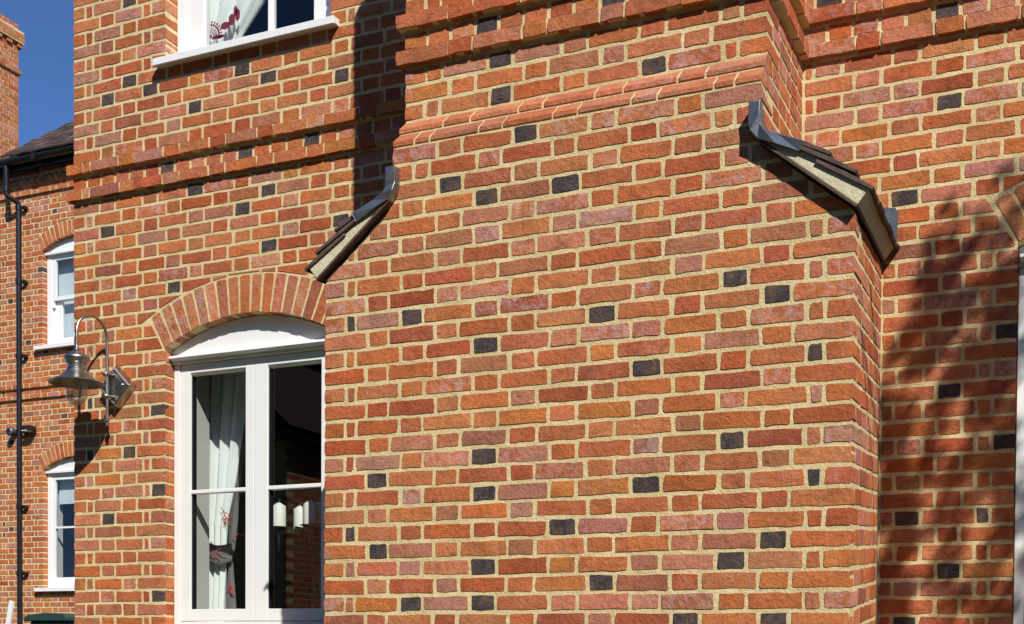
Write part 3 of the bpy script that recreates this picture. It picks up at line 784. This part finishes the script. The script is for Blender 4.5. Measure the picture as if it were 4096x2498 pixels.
ks = [(1.2, -3.665, -3.655, .2), (.83, -3.735, -3.705, .4), (.60, -3.795, -3.728, .5), (.46, -3.80, -3.745, .4), (.36, -3.80, -3.765, .4), (.07, -3.82, -3.738, .5), (-.6, -3.81, -3.72, .6)]
gc = cloth(interp(ks, 6), 1.2, .016, 1.424, 1.0, 20).build('face_cloth', M['grey_cloth'], curt, smooth=True); gc.modifiers.new('solid', 'SOLIDIFY').thickness = .002
tb = MB(); vs = []; nn = 16
for j in range(5):
    for i in range(nn+1):
        t = i/nn; x = -3.96+.212*t; zt = .515-.052*t-.035*math.sin(math.pi*t); zb = .385-.028*t-.035*math.sin(math.pi*t)
        vs.append((x, 1.392-.026*math.sin(math.pi*min(1, t*1.02))+.006*math.sin(j), zb+(zt-zb)*j/4))
fs = [(j*(nn+1)+i, j*(nn+1)+i+1, (j+1)*(nn+1)+i+1, (j+1)*(nn+1)+i) for j in range(4) for i in range(nn)]
tb.add(vs, fs); tb = tb.build('tieback', M['grey_cloth'], curt, smooth=True); tb.modifiers.new('solid', 'SOLIDIFY').thickness = .003
def squiggle(cx, y, cz, s, seed, par):
    q = random.Random(seed); pts = []; x, z, a = cx, cz, q.uniform(0, 6)
    for k in range(16):
        pts.append((x, y, z)); a += q.uniform(-1.3, 1.3); x += s*math.cos(a); z += s*math.sin(a)
    MB().tube(pts, .0024, 5).build('embroidery', M['red_thread'], par)
for i, (x, z) in enumerate([(-3.745, .63), (-3.765, .57), (-3.785, .575), (-3.75, .50), (-3.755, .20), (-3.75, .17)]): squiggle(x, 1.40, z, .008, 40+i, gc)
for i, (x, z) in enumerate([(-3.93, .48), (-3.92, .45), (-3.90, .42), (-3.87, .40), (-3.79, .43)]): squiggle(x, 1.362, z, .009, 60+i, tb)

cst = root('candle_stand', (-3.236, 1.5, -.7), 'black wrought-iron candle stand behind the right casement', 'candle stand')
m = MB().tube([(-3.236+.004*math.sin(k*1.9), 1.5, -.7+k*.062) for k in range(21)], [.017+.004*(k % 3) for k in range(21)], 8); m.build('post', M['iron'], cst, smooth=True)
MB().lathe((-3.236, 1.5, -.75), [(.16, 0), (.16, .02), (.03, .05), (.02, .09)], 20).build('foot', M['iron'], cst)
m = MB().box(-3.52, -3.0, 1.492, 1.508, .516, .538); m.build('arm', M['iron'], cst, bevel=.004)
m = MB().box(-3.245, -3.227, 1.30, 1.75, .517, .537); m.build('arm', M['iron'], cst, bevel=.004)
cand = [(-3.488, 1.5, .563, .041, 'sunlit white pillar candle behind the right casement'), (-3.432, 1.64, .558, .040, 'shaded pillar candle second from the left on the candle stand'),
        (-3.262, 1.49, .566, .041, 'grey-looking pillar candle third from the left on the candle stand'), (-3.275, 1.60, .572, .040, 'rearmost pillar candle, half hidden by the brick corner')]
for (x, y, z, r, lb) in cand:
    MB().lathe((x, y, z-.016), [(.0, 0), (.02, 0), (.058, .010), (.060, .014), (.0, .0145)], 20).build('dish', M['iron'], cst)
    MB().tube([(x, y, z-.02), (x, y, z-.09), (x, y, z-.15)], [.011, .009, .004], 7).build('spike', M['iron'], cst)
    cn = root('candle', (x, y, z), lb, 'candle', 'pillar candles on the iron stand')
    MB().lathe((x, y, z), [(r, 0), (r, .118), (r*.96, .122), (r*.72, .127), (r*.42, .136), (r*.2, .141), (0, .142)], 24).build('wax', M['wax'], cn, smooth=True)
    MB().tube([(x, y, z+.143), (x+.002, y, z+.152), (x+.006, y, z+.157), (x+.005, y, z+.164)], .0013, 5).build('wick', M['wicked'], cn)

uc = root('curtain', (-3.7, 1.3, 3.0), 'white curtain with crimson flower print in the upper sash window', 'curtain')
ks = [(4.8, -3.93, -3.16, 1), (4.1, -3.93, -3.22, 1), (3.75, -3.93, -3.36, .9), (3.56, -3.93, -3.48, .8), (3.40, -3.93, -3.62, .6), (3.2, -3.93, -3.72, .5), (3.0, -3.93, -3.72, .5)]
o = cloth(interp(ks, 5), 4.2, .030, 1.32).build('cloth', M['curtain'], uc, smooth=True); o.modifiers.new('solid', 'SOLIDIFY').thickness = .002
fan = MB(); fx, fz, fy = -3.81, 3.388, 1.262
for i in range(9):
    a = RAD(-8+i*14.5); ca, sa = math.cos(a), math.sin(a)
    fan.add([(fx+.02*ca-.002*sa, fy, fz+.02*sa+.002*ca), (fx+.02*ca+.002*sa, fy, fz+.02*sa-.002*ca), (fx+.055*ca+.003*sa, fy, fz+.055*sa-.003*ca), (fx+.055*ca-.003*sa, fy, fz+.055*sa+.003*ca)], [(0, 1, 2, 3)])
    for rr, w in ((.066, .0075), (.082, .006)):
        n = 8; px, pz = fx+rr*ca, fz+rr*sa
        fan.add([(px+w*math.cos(k*math.pi/4), fy, pz+1.25*w*math.sin(k*math.pi/4)) for k in range(8)], [tuple(range(8))])
fan.add([(fx+.016*math.cos(k*math.pi/5), fy, fz+.016*math.sin(k*math.pi/5)) for k in range(10)], [tuple(range(10))])
for (px, pz, w, hgt) in ((-3.70, 3.43, .032, .022), (-3.75, 3.375, .045, .012), (-3.655, 3.455, .022, .034), (-3.615, 3.475, .016, .036), (-3.63, 3.50, .012, .03)):
    fan.add([(px+w*math.cos(k*math.pi/6)*(1+.15*(k % 2)), fy, pz+hgt*math.sin(k*math.pi/6)) for k in range(12)], [tuple(range(12))])
fo = fan.build('flower_print', M['crimson'], uc); fo['kind'] = 'stuff'

# ------------------------------------------------------------------ rear wing of the building
YW, HW, ZW = 7.7, .0737, 1.675
wing = root('brick_wing', (-12, YW, GZ), 'rear brick wing with arched windows, black gutter and tiled roof beyond the house corner', 'house')
WX, WHW, WR, WE = -11.0, .55, 1.09, 1.29
m = MB(); x0, x1 = -15.5, -9.2
az1, az2 = 5.272-WR, 2.352-WR
arch_slab(m, x0, x1, GZ, 3.0, YW+.004, YW+.3, WX, WHW+.004, .58, az2, WR+.004)
arch_slab(m, x0, x1, 3.0, 6.3, YW+.004, YW+.3, WX, WHW+.004, 3.82, az1, WR+.004)
wing_wall = m.build('front_wall', M['mortar'], wing)
ww = Wall(wing_wall, 300, (), .065, vis=lambda b, u, v: u < 297 and v > 640)
wl_ = WX-WHW
BA = [-12.283-.107-.209, -12.283-.107, -12.283, -12.225, -12.015, -11.910, -11.705]; BB = [-12.49, -12.385, -12.175, -12.070, -11.860, -11.755]
for n in range(-38, 62):
    z = ZW+n*HW; zc = z+HW/2; odd = n % 2 != 0
    if zc > 6.25 or zc < GZ: continue
    base = (BA if odd else BB)[:]
    while base[0] > -13.2: base = [base[0]-(.209 if base[1]-base[0] < .15 else .106)]+base
    yy = YW; dp = False
    inwin = (.58 < zc < 2.19) or (3.82 < zc < 5.11)
    circ = [(WX, az2, WE+.01, 2.15)] if 2.1 < zc < 2.7 else ([(WX, az1, WE+.01, 5.05)] if 5.0 < zc < 5.6 else [])
    if inwin:
        per = base+([-11.645, wl_] if odd else [wl_])
        lay(ww, per, z, HW, yy, ends=(wl_,), deep_at=(wl_,), circles=circ); continue
    per = base[:]
    while per[-1] < -10.6: per.append(per[-1]+(.106 if per[-1]-per[-2] > .15 else .209))
    if n in (20, 22, 57, 59, 60): yy = YW-.03
    lay(ww, jit(per), z, HW, yy, deep_at=per if yy < YW else (), circles=circ)
ww.finish()
for n in (20, 22, 57, 59, 60): MB().box(-13.2, -10.5, YW-.027, YW+.02, ZW+n*HW+J+.0025, ZW+(n+1)*HW-J).build('band_core', M['mortar'], wing_wall)
for az in (az1, az2):
    brick_arch(wing, WX, az, WR, WE, WHW, YW, 17)

def wing_window(parent, zs, zspring, az, sash):
    w = bpy.data.objects.new('sash_window' if sash else 'casement_window', None); w.empty_display_size = .1; place(w, parent, (WX, YW+.1, zs))
    y = YW+.07; l, r = WX-WHW+.004, WX+WHW-.004; n = 16
    pts = [(l, zspring-.02), (r, zspring-.02)]+[(r-(r-l)*i/n, az+math.sqrt((WR-.004)**2-(r-(r-l)*i/n-WX)**2)) for i in range(n+1)]
    MB().prism(pts, y-.005, y+.06).build('arched_panel', M['cream'], w)
    MB().box(l, r, y-.03, y+.06, zspring-.05, zspring-.022).build('drip_mould', M['cream'], w)
    MB().box(l, r, y+.012, y+.06, zspring-.085, zspring-.051).build('transom', M['cream'], w)
    f = MB().box(l, l+.068, y+.012, y+.12, zs, zspring-.086); f.build('frame', M['white'], w)
    MB().box(r-.068, r, y+.012, y+.12, zs, zspring-.086).build('frame', M['white'], w)
    MB().xprism([(y+.12, zs+.012), (y-.14, zs-.004), (y-.14, zs-.052), (y+.12, zs-.052)], l-.10, r+.10).build('sill', M['white'], w)
    a, b = l+.0685, r-.0685; t = zspring-.087
    if sash:
        zm = zs+.62
        def frame(z0, z1, yy, st, rb, rt):
            s = MB().box(a, a+st, yy, yy+.04, z0, z1).box(b-st, b, yy, yy+.04, z0, z1).box(a+st, b-st, yy+.0005, yy+.04, z0, z0+rb).box(a+st, b-st, yy+.0005, yy+.04, z1-rt, z1)
            s = s.build('sash', M['white'], w); MB().box(a+st, b-st, yy+.018, yy+.022, z0+rb, z1-rt).build('pane', M['glass'], s)
        frame(zm, t, y+.02, .075, .05, .03); frame(zs+.012, zm+.03, y+.065, .14, .11, .03)
        MB().box(a, a+.04, y+.021, y+.06, zm-.09, zm-.001).build('sash_horn', M['white'], w)
    else:
        s = MB().box(a, a+.055, y+.02, y+.06, zs+.06, t).box(b-.055, b, y+.02, y+.06, zs+.06, t).box(WX-.05, WX+.05, y+.0205, y+.06, zs+.06, t)
        s.box(a+.055, WX-.05, y+.0208, y+.06, zs+.06, zs+.14).box(WX+.05, b-.055, y+.0208, y+.06, zs+.06, zs+.14).box(a+.055, WX-.05, y+.0208, y+.06, t-.05, t).box(WX+.05, b-.055, y+.0208, y+.06, t-.05, t)
        s = s.build('casement', M['white'], w)
        MB().box(a, b, y+.02, y+.06, zs+.001, zs+.0595).build('bottom_rail', M['white'], w)
        for p0, p1 in ((a+.055, WX-.05), (WX+.05, b-.055)):
            MB().box(p0, p1, y+.022, y+.05, zs+.80, zs+.825).build('glazing_bar', M['white'], s); MB().box(p0, p1, y+.036, y+.04, zs+.14, t-.05).build('pane', M['glass'], s)
        MB().box(a+.02, b-.02, y+.13, y+.135, zs+1.14, t).build('blind', M['blind'], w)
    rm = MB(); room_box(rm, WX-1.5, WX+1.5, YW+.31, YW+3, zs-.8, zspring+.3, WX-.5, WX+.5, zs, zspring-.05); rm.build('room_lining', M['room'], w)
    MB().box(WX-.555, WX-.50, YW+.195, YW+.305, zs, zspring-.06).build('window_reveal', M['plaster'], w)
    if sash:
        MB().box(a, b, y+.15, y+.155, zs, t).build('blind', M['blind'], w)
    return w
wing_window(wing, 3.845, 5.121, az1, True); wing_window(wing, .61, 2.201, az2, False)

# gutter, fascia, soffit
MB().box(-15.5, -9.4, YW-.12, YW+.3, 6.225, 6.245).build('soffit', M['black'], wing)
m = MB(); n = 10; prof = []
for i in range(n+1):
    a = math.pi*i/n; prof.append((7.50-.062*math.cos(a), 6.298-.068*math.sin(a)))
for i in range(n, -1, -1):
    a = math.pi*i/n; prof.append((7.50-.055*math.cos(a), 6.300-.060*math.sin(a)))
vs = [(-15.5, y, z) for y, z in prof]+[(-9.4, y, z) for y, z in prof]; k = len(prof)
m.add(vs, [(i, (i+1) % k, (i+1) % k+k, i+k) for i in range(k)]); m.build('gutter', M['black'], wing, smooth=True)
MB().box(-15.5, -9.4, YW-.135, YW-.121, 6.18, 6.33).build('fascia', M['black'], wing)
for x in (-12.25, -11.45): MB().box(x-.035, x+.035, 7.43, 7.572, 6.222, 6.306).build('gutter_union', M['black'], wing)

dp = bpy.data.objects.new('downpipe', None); dp.empty_display_size = .1; place(dp, wing, (-11.9, 7.62, GZ))
MB().tube([(-11.985, 7.5, 6.25), (-11.985, 7.5, 5.86), (-11.965, 7.52, 5.835), (-11.91, 7.595, 5.79), (-11.90, 7.625, 5.77), (-11.90, 7.63, 5.70)], .034, 14).build('swan_neck', M['black'], dp, smooth=True)
MB().tube([(-11.90, 7.63, 5.74), (-11.90, 7.63, GZ)], .034, 14).build('pipe', M['black'], dp, smooth=True)
for z in (5.72, 4.729, 3.732, 2.718, 1.704, .806, -.2):
    b_ = MB().lathe((-11.90, 7.63, z), [(.034, -.035), (.042, -.033), (.042, -.012), (.044, -.01), (.044, .012), (.042, .014), (.042, .03), (.034, .033)], 16); b_.build('collar', M['black'], dp, smooth=True)
    MB().box(-11.858, -11.80, 7.64, 7.70, z-.025, z+.022).build('bracket', M['black'], dp, bevel=.006)
MB().lathe((-11.985, 7.5, 5.93), [(.034, -.035), (.042, -.033), (.042, .03), (.034, .033)], 16).build('collar', M['black'], dp, smooth=True)

# roof with stepped tiles along the hip
rf = bpy.data.objects.new('roof', None); rf.empty_display_size = .1; place(rf, wing, (-11, 8, 6.27))
HXP, KP = -12.05, .95
m = MB(); T = 3.6
m.add([(HXP+.02, 7.48, 6.30), (-9.2, 7.48, 6.30), (-9.2, 7.48+T, 6.30+KP*T), (HXP+T, 7.48+T, 6.30+KP*T), (HXP-1.0, 7.48+T, 6.30)], [(0, 1, 2, 3), (0, 3, 4)]); m.build('roof_deck', M['tile2'], rf)
m = MB().box(-15.5, HXP+.3, 7.46, 9.5, 6.29, 6.33); m.build('lower_roof', M['tile2'], rf)
tl = []; sl = math.sqrt(1+KP*KP)
for r in range(34):
    s0 = r*.105/sl; off = .0825 if r % 2 else 0; xx = HXP+s0+.02+rnd.uniform(-.01, .01)+off*0
    x = xx-(off)
    while x < -9.6:
        xa = max(x, xx-.05); xb = x+.162
        if xb-xa > .03: tl.append((xa, xb, s0))
        x += .165
shared = {}
rest = MB(); cnt = 0
for (xa, xb, s0) in tl:
    wdt = round(xb-xa, 3); y0, z0 = 7.455+s0, 6.322+s0*KP; dy = .21/sl
    lift = rnd.uniform(0, .014)
    def geom(w):
        return MB().xprism([(0, 0), (dy, dy*KP*.94), (dy-.01, dy*KP*.94+.012), (-.008, .018)], -w/2, w/2)
    u, v, w_ = project(((xa+xb)/2, y0, z0))
    if -30 < u < 300 and cnt < 300:
        if wdt not in shared: shared[wdt] = geom(wdt).mesh('roof_tile', M['tile2'])
        o = bpy.data.objects.new('roof_tile', shared[wdt]); place(o, rf, ((xa+xb)/2, y0, z0+lift)); cnt += 1
    else:
        g_ = geom(wdt); rest.add([(a+(xa+xb)/2, b+y0, c+z0+lift) for a, b, c in g_.v], g_.f)
o = rest.build('roof_tiling', M['tile2'], rf); o['kind'] = 'stuff'

# chimney stack on the wing
XC, YC = -14.5, 10.141
m = MB().box(XC-.9, XC-.004, YC-1.4, YC-.004, 6.0, 9.88).box(XC-.9, XC+.05, YC-1.45, YC+.072, 9.575, 9.765).box(XC-.9, XC+.03, YC-1.43, YC+.036, 9.075, 9.128)
chim = m.build('chimney', M['mortar'], wing)
cw = Wall(chim, 60)
kk = 0
for n in range(0, 48):
    z = 6.35+n*.0737; X_, Y1 = XC, YC
    if 9.56 < z+.03 < 9.77: X_, Y1 = XC+.055, YC+.075
    if 9.07 < z+.03 < 9.135: X_, Y1 = XC+.035, YC+.04
    per = [Y1, Y1-.21, Y1-.315, Y1-.525, Y1-.63, Y1-.84, Y1-.945, Y1-1.15] if n % 2 else [Y1, Y1-.10, Y1-.155, Y1-.365, Y1-.47, Y1-.68, Y1-.785, Y1-1.0]
    for i, (a, b) in enumerate(zip(per, per[1:])):
        cw.brick((X_, (a+b)/2-(0 if i else -.003), z+.037), a-b-(.011 if i else .006), .062, rz=math.pi/2)
for i in range(5):
    cw.brick((XC+.035, YC+.005-i*.21, 9.537), .10, .062, rz=math.pi/2, deep=True)
cw.finish()

# small lights beside the downpipe, bin and board below
wlt = root('wall_light', (-12.04, YW, 2.72), 'round grey wall light left of the black downpipe', 'light')
MB().lathe((-12.03, YW, 2.722), [(.045, 0), (.05, -.05), (.055, -.09), (.058, -.12), (.045, -.135), (.0, -.13)], 18, 'y').build('body', plain('grey_metal', (.10, .10, .105), .45, .4), wlt, smooth=True)
MB().lathe((-12.03, YW-.131, 2.722), [(.03, 0), (.028, -.006), (0, -.008)], 14, 'y').build('lens', M['black'], wlt, smooth=True)
pl = root('security_light', (-11.7, YW, 2.75), 'flat black security light right of the black downpipe', 'light')
MB().box(-11.78, -11.63, YW-.16, YW-.03, 2.715, 2.775).build('housing', M['black'], pl, bevel=.008)
MB().box(-11.73, -11.68, YW-.04, YW, 2.72, 2.76).build('arm', M['black'], pl)
MB().box(-11.775, -11.68, YW-.155, YW-.05, 2.706, 2.7145).build('lens', M['white'], pl)

tag(MB().box(-16, -8.6, 5.9, YW, GZ-.1, -.90).build('patio', M['ground']), kind='structure')
bn = root('wheeled_bin', (-10.1, 6.6, -.90), 'dark green lidded wheeled bin below the lower wing window', 'bin')
m = MB(); b0 = [(-10.33, 6.36), (-9.82, 6.36), (-9.82, 6.9), (-10.33, 6.9)]; b1 = [(-10.37, 6.31), (-9.79, 6.31), (-9.79, 6.95), (-10.37, 6.95)]
m.add([(x, y, -.86) for x, y in b0]+[(x, y, .125) for x, y in b1], [(0, 3, 2, 1), (4, 5, 6, 7)]+[(i, (i+1) % 4, (i+1) % 4+4, i+4) for i in range(4)]); m.build('body', M['bin'], bn, bevel=.02)
m = MB().prism([(-10.425, .125), (-9.75, .125), (-9.75, .165), (-9.80, .215), (-10.10, .225), (-10.36, .20), (-10.43, .165)], 6.26, 6.98); m.build('lid', M['bin'], bn, bevel=.012)
MB().box(-10.30, -10.18, 6.245, 6.262, .13, .17).build('handle', M['bin'], bn, bevel=.005)
for x in (-10.30, -9.86): MB().lathe((x, 6.93, -.80), [(.0, -.03), (.1, -.03), (.1, .03), (.0, .03)], 18, 'x').build('wheel', M['black'], bn)
MB().box(-9.985, -9.945, 6.55, 6.6, .215, .24).build('yellow_tab', M['yellow'], bn, bevel=.006)
bd = root('white_board', (-11.28, 6.6, -.90), 'narrow white board leaning at the lower left beside the downpipe', 'board')
m = MB(); p0, p1 = Vector((-11.285, 6.62, -.90)), Vector((-10.995, 6.62, .385))
d = (p1-p0).normalized(); sd_ = Vector((d.z, 0, -d.x))*.034
m.add([p0-sd_, p0+sd_, p1+sd_, p1-sd_]+[q+Vector((0, .03, 0)) for q in (p0-sd_, p0+sd_, p1+sd_, p1-sd_)], [(0, 1, 2, 3), (7, 6, 5, 4), (0, 4, 5, 1), (1, 5, 6, 2), (2, 6, 7, 3), (3, 7, 4, 0)])
m.build('plank', M['white'], bd, bevel=.003)

# ------------------------------------------------------------------ tree beside the photographer: its shade lies on the right-hand wall
def leafy(mb, c, rad, count, size, q):
    for _ in range(count):
        while True:
            p = Vector((q.uniform(-1, 1), q.uniform(-1, 1), q.uniform(-1, 1)))
            if p.length < 1: break
        p = Vector(c)+p*rad; s = size*q.uniform(.6, 1.3)
        a = Vector((q.gauss(0, 1), q.gauss(0, 1), q.gauss(0, 1))).normalized(); b = a.orthogonal().normalized(); e = a.cross(b)
        mb.add([p-b*s, p-e*s*.45, p+b*s, p+e*s*.45], [(0, 1, 2, 3)])
tq = random.Random(5)
tree = root('garden_tree', (3.4, -2.0, GZ), 'leafy tree standing right of the view, shading the right-hand wall', 'tree')
blobs = []                                                   # (x,z) of the shade on the wall, radius, leaves
def pxwall(u, v):
    d = FW*1.0+RT*((u*IMW/2464-IMW/2)/FPX)+UP*((CYPX-v*IMW/2464)/FPX); t = (YR-CAM.y)/d.y; p = CAM+d*t; return p.x, p.z
for (u, v, r, n) in [(2290, 492, .022, 14), (2300, 505, .02, 10), (2430, 405, .03, 16), (2450, 430, .035, 20), (2400, 470, .02, 8), (2245, 600, .035, 40), (2225, 640, .03, 34), (2290, 640, .05, 60), (2275, 690, .05, 80), (2330, 610, .035, 36),
                     (2400, 590, .05, 50), (2440, 650, .07, 120), (2360, 690, .07, 120), (2430, 740, .08, 160), (2220, 740, .05, 80), (2290, 760, .08, 150), (2180, 800, .045, 60), (2370, 810, .09, 190), (2250, 830, .07, 130), (2160, 850, .045, 60),
                     (2440, 850, .08, 160), (2310, 890, .07, 120), (2200, 890, .05, 70), (2400, 920, .08, 150), (2280, 950, .05, 60), (2350, 990, .06, 90), (2440, 1010, .07, 120), (2180, 985, .03, 24), (2150, 1030, .035, 40), (2260, 1040, .045, 50),
                     (2150, 1090, .05, 70), (2220, 1110, .06, 90), (2310, 1080, .05, 70), (2410, 1090, .07, 120), (2370, 1150, .05, 70), (2280, 1160, .06, 80), (2170, 1160, .04, 40), (2450, 1170, .05, 70), (2200, 1210, .04, 40), (2340, 1220, .05, 60),
                     (2420, 1240, .06, 80), (2150, 1250, .045, 60), (2260, 1260, .05, 50), (2190, 1320, .05, 60), (2310, 1310, .05, 60), (2400, 1330, .06, 90), (2150, 1370, .05, 60), (2250, 1380, .06, 80), (2350, 1400, .05, 60), (2440, 1420, .06, 80),
                     (2180, 1440, .05, 70), (2290, 1460, .06, 80), (2380, 1490, .06, 80), (2150, 1510, .06, 80), (2240, 1540, .06, 80), (2440, 1520, .06, 80)]+[(2132+(i*37) % 45, 985+i*42, .045, 70) for i in range(14)]+[(2300, 560, .02, 14), (2350, 520, .022, 16), (2380, 545, .03, 26), (2455, 500, .04, 30), (2205, 690, .03, 34)]:
    x, z = pxwall(u, v); blobs.append((x, z, r, n))
for _ in range(150):
    x, z = tq.uniform(.62, 2.4), tq.uniform(-1.6, 1.5)
    blobs.append((x, z, tq.uniform(.05, .14), 90))
crown = MB(); limbs = []
for (x, z, r, n) in blobs:
    t = tq.uniform(2.2, 3.2); c = Vector((x+tq.uniform(-.03, .03), YR, z+tq.uniform(-.03, .03)))+SUNV*t; limbs.append(c)
    leafy(crown, c, r*1.15, int(n*1.3), .022, tq)
crown.build('crown', M['leaf'], tree)
trk = MB().tube([(3.4, -2.0, GZ), (3.4, -1.98, 0.5), (3.3, -1.9, 2.0), (3.2, -1.8, 3.2), (3.1, -1.7, 4.2), (3.1, -1.65, 5.2)], [.13, .11, .09, .07, .045, .015], 12); trk.build('trunk', M['bark'], tree, smooth=True)
lm = MB()
for i, c in enumerate(limbs):
    if i > 60 and i % 3 == 0:
        b0_ = Vector((3.2, -1.8, tq.uniform(1.6, 4.2))); mid = b0_.lerp(c, .5)+Vector((0, 0, .15)); lm.tube([b0_, mid, c], [.010, .005, .002], 6)
for tw in ([(.48, 1.29), (.517, 1.227), (.557, 1.183), (.616, 1.127), (.66, 1.062), (.753, .979), (.815, .861), (.847, .76), (.86, .5), (.865, .2)],
           [(.20, 1.06), (.252, .997), (.306, .934), (.364, .874), (.433, .801), (.489, .752), (.549, .711), (.62, .62), (.70, .42), (.76, .1)]):
    pts_ = [Vector((0, y, z))+SUNV*(1.15+.02*i) for i, (y, z) in enumerate(tw)]
    pts_ = [Vector((3.12, -1.72, 4.3)), pts_[0]+SUNV*1.2, pts_[0]+SUNV*.5]+pts_          # springs from the trunk, droops towards the wall
    lm.tube(pts_, [.014, .012, .011]+[.011-.0005*i for i in range(len(tw))], 6)
lo_ = lm.build('limbs', M['bark'], tree, smooth=True); lo_['kind'] = 'stuff'

# added unseen hedge behind the viewpoint: holds back low sky light, darkens pane reflections
hq = random.Random(9); hg = MB()
for _ in range(9000):
    a = hq.uniform(-1.0, 1.0); p = Vector((a*16+1, -15+6*a*a+hq.uniform(-.5, .5), GZ+hq.uniform(0, 1)**.8*4.2)); s = hq.uniform(.10, .22)
    v1 = Vector((hq.gauss(0, 1), hq.gauss(0, 1), hq.gauss(0, 1))).normalized(); v2 = v1.orthogonal().normalized(); v3 = v1.cross(v2)
    hg.add([p-v2*s, p-v3*s*.6, p+v2*s, p+v3*s*.6], [(0, 1, 2, 3)])
hed = root('sky_blocking_hedge', (1, -15, GZ), 'added hedge behind the viewpoint, out of view, blocking low sky light', 'hedge')
h2 = hg.build('foliage', M['leaf'], hed)
core = MB(); n = 24
for i in range(n):
    a0, a1 = -1+2*i/n, -1+2*(i+1)/n
    q0, q1 = (a0*16+1, -15+6*a0*a0), (a1*16+1, -15+6*a1*a1)
    core.add([(q0[0], q0[1]-.3, GZ), (q1[0], q1[1]-.3, GZ), (q1[0], q1[1]-.3, GZ+4.0), (q0[0], q0[1]-.3, GZ+4.0), (q0[0], q0[1]-.8, GZ), (q1[0], q1[1]-.8, GZ), (q1[0], q1[1]-.8, GZ+4.0), (q0[0], q0[1]-.8, GZ+4.0)],
             [(0, 1, 2, 3), (7, 6, 5, 4), (3, 2, 6, 7)])
core.build('branches', M['leaf'], hed)

# added tree screen further back, out of view: cuts sky fill on the walls
bq = random.Random(21); bt = MB()
for _ in range(16000):
    a = bq.uniform(-1.0, 1.0); p = Vector((a*24+1, -19+13*a*a+bq.uniform(-1.2, 1.2), GZ+2+bq.uniform(0, 1)*9.5*(1-.12*math.sin(a*19)**2))); s_ = bq.uniform(.25, .5)
    v1 = Vector((bq.gauss(0, 1), bq.gauss(0, 1), bq.gauss(0, 1))).normalized(); v2 = v1.orthogonal().normalized(); v3 = v1.cross(v2)
    bt.add([p-v2*s_, p-v3*s_*.6, p+v2*s_, p+v3*s_*.6], [(0, 1, 2, 3)])
for i in range(15):
    a = -1+2*i/14; x, y = a*24+1, -19+13*a*a; bt.tube([(x, y, GZ), (x+.2, y, GZ+4), (x, y+.2, GZ+9)], [.3, .22, .08], 8)
tag(bt.build('sky_blocking_trees', M['leaf']), 'added belt of trees behind the viewpoint, out of view, cutting sky light', 'trees', kind='stuff')

# brick outbuilding across the yard, seen only mirrored in the panes
ob = root('outbuilding', (-8.6, -5.5, GZ), 'low brick outbuilding with tiled roof across the yard, left of the viewpoint', 'outbuilding')
m = MB().box(-12.0, -8.004, -10.5, -5.95, GZ, 2.5); obw = m.build('wall', M['mortar'], ob)
ow = Wall(obw, 0, (), .06)
for n in range(0, 48):
    z = GZ+n*.0755; y = -10.5-(.16 if n % 2 else 0)
    while y < -6.2:
        for L in (.225, .1125):
            ow.brick((-8.0, y+L/2, z+.0377), L-.014, .061, rz=math.pi/2); y += L
ow.finish()
m = MB().xprism([(-10.8, 2.45), (-5.6, 2.45), (-5.6, 2.55), (-10.8, 2.55)], -12.2, -7.7); m.build('eaves', M['black'], ob)
m = MB(); m.add([(-7.65, -10.9, 2.55), (-7.65, -5.5, 2.55), (-10.0, -6.5, 4.3), (-10.0, -9.8, 4.3), (-12.3, -5.5, 2.55), (-12.3, -10.9, 2.55)], [(0, 1, 2, 3), (1, 4, 2), (4, 5, 3, 2), (5, 0, 3), (5, 4, 1, 0)]); m.build('roof', M['tile2'], ob)
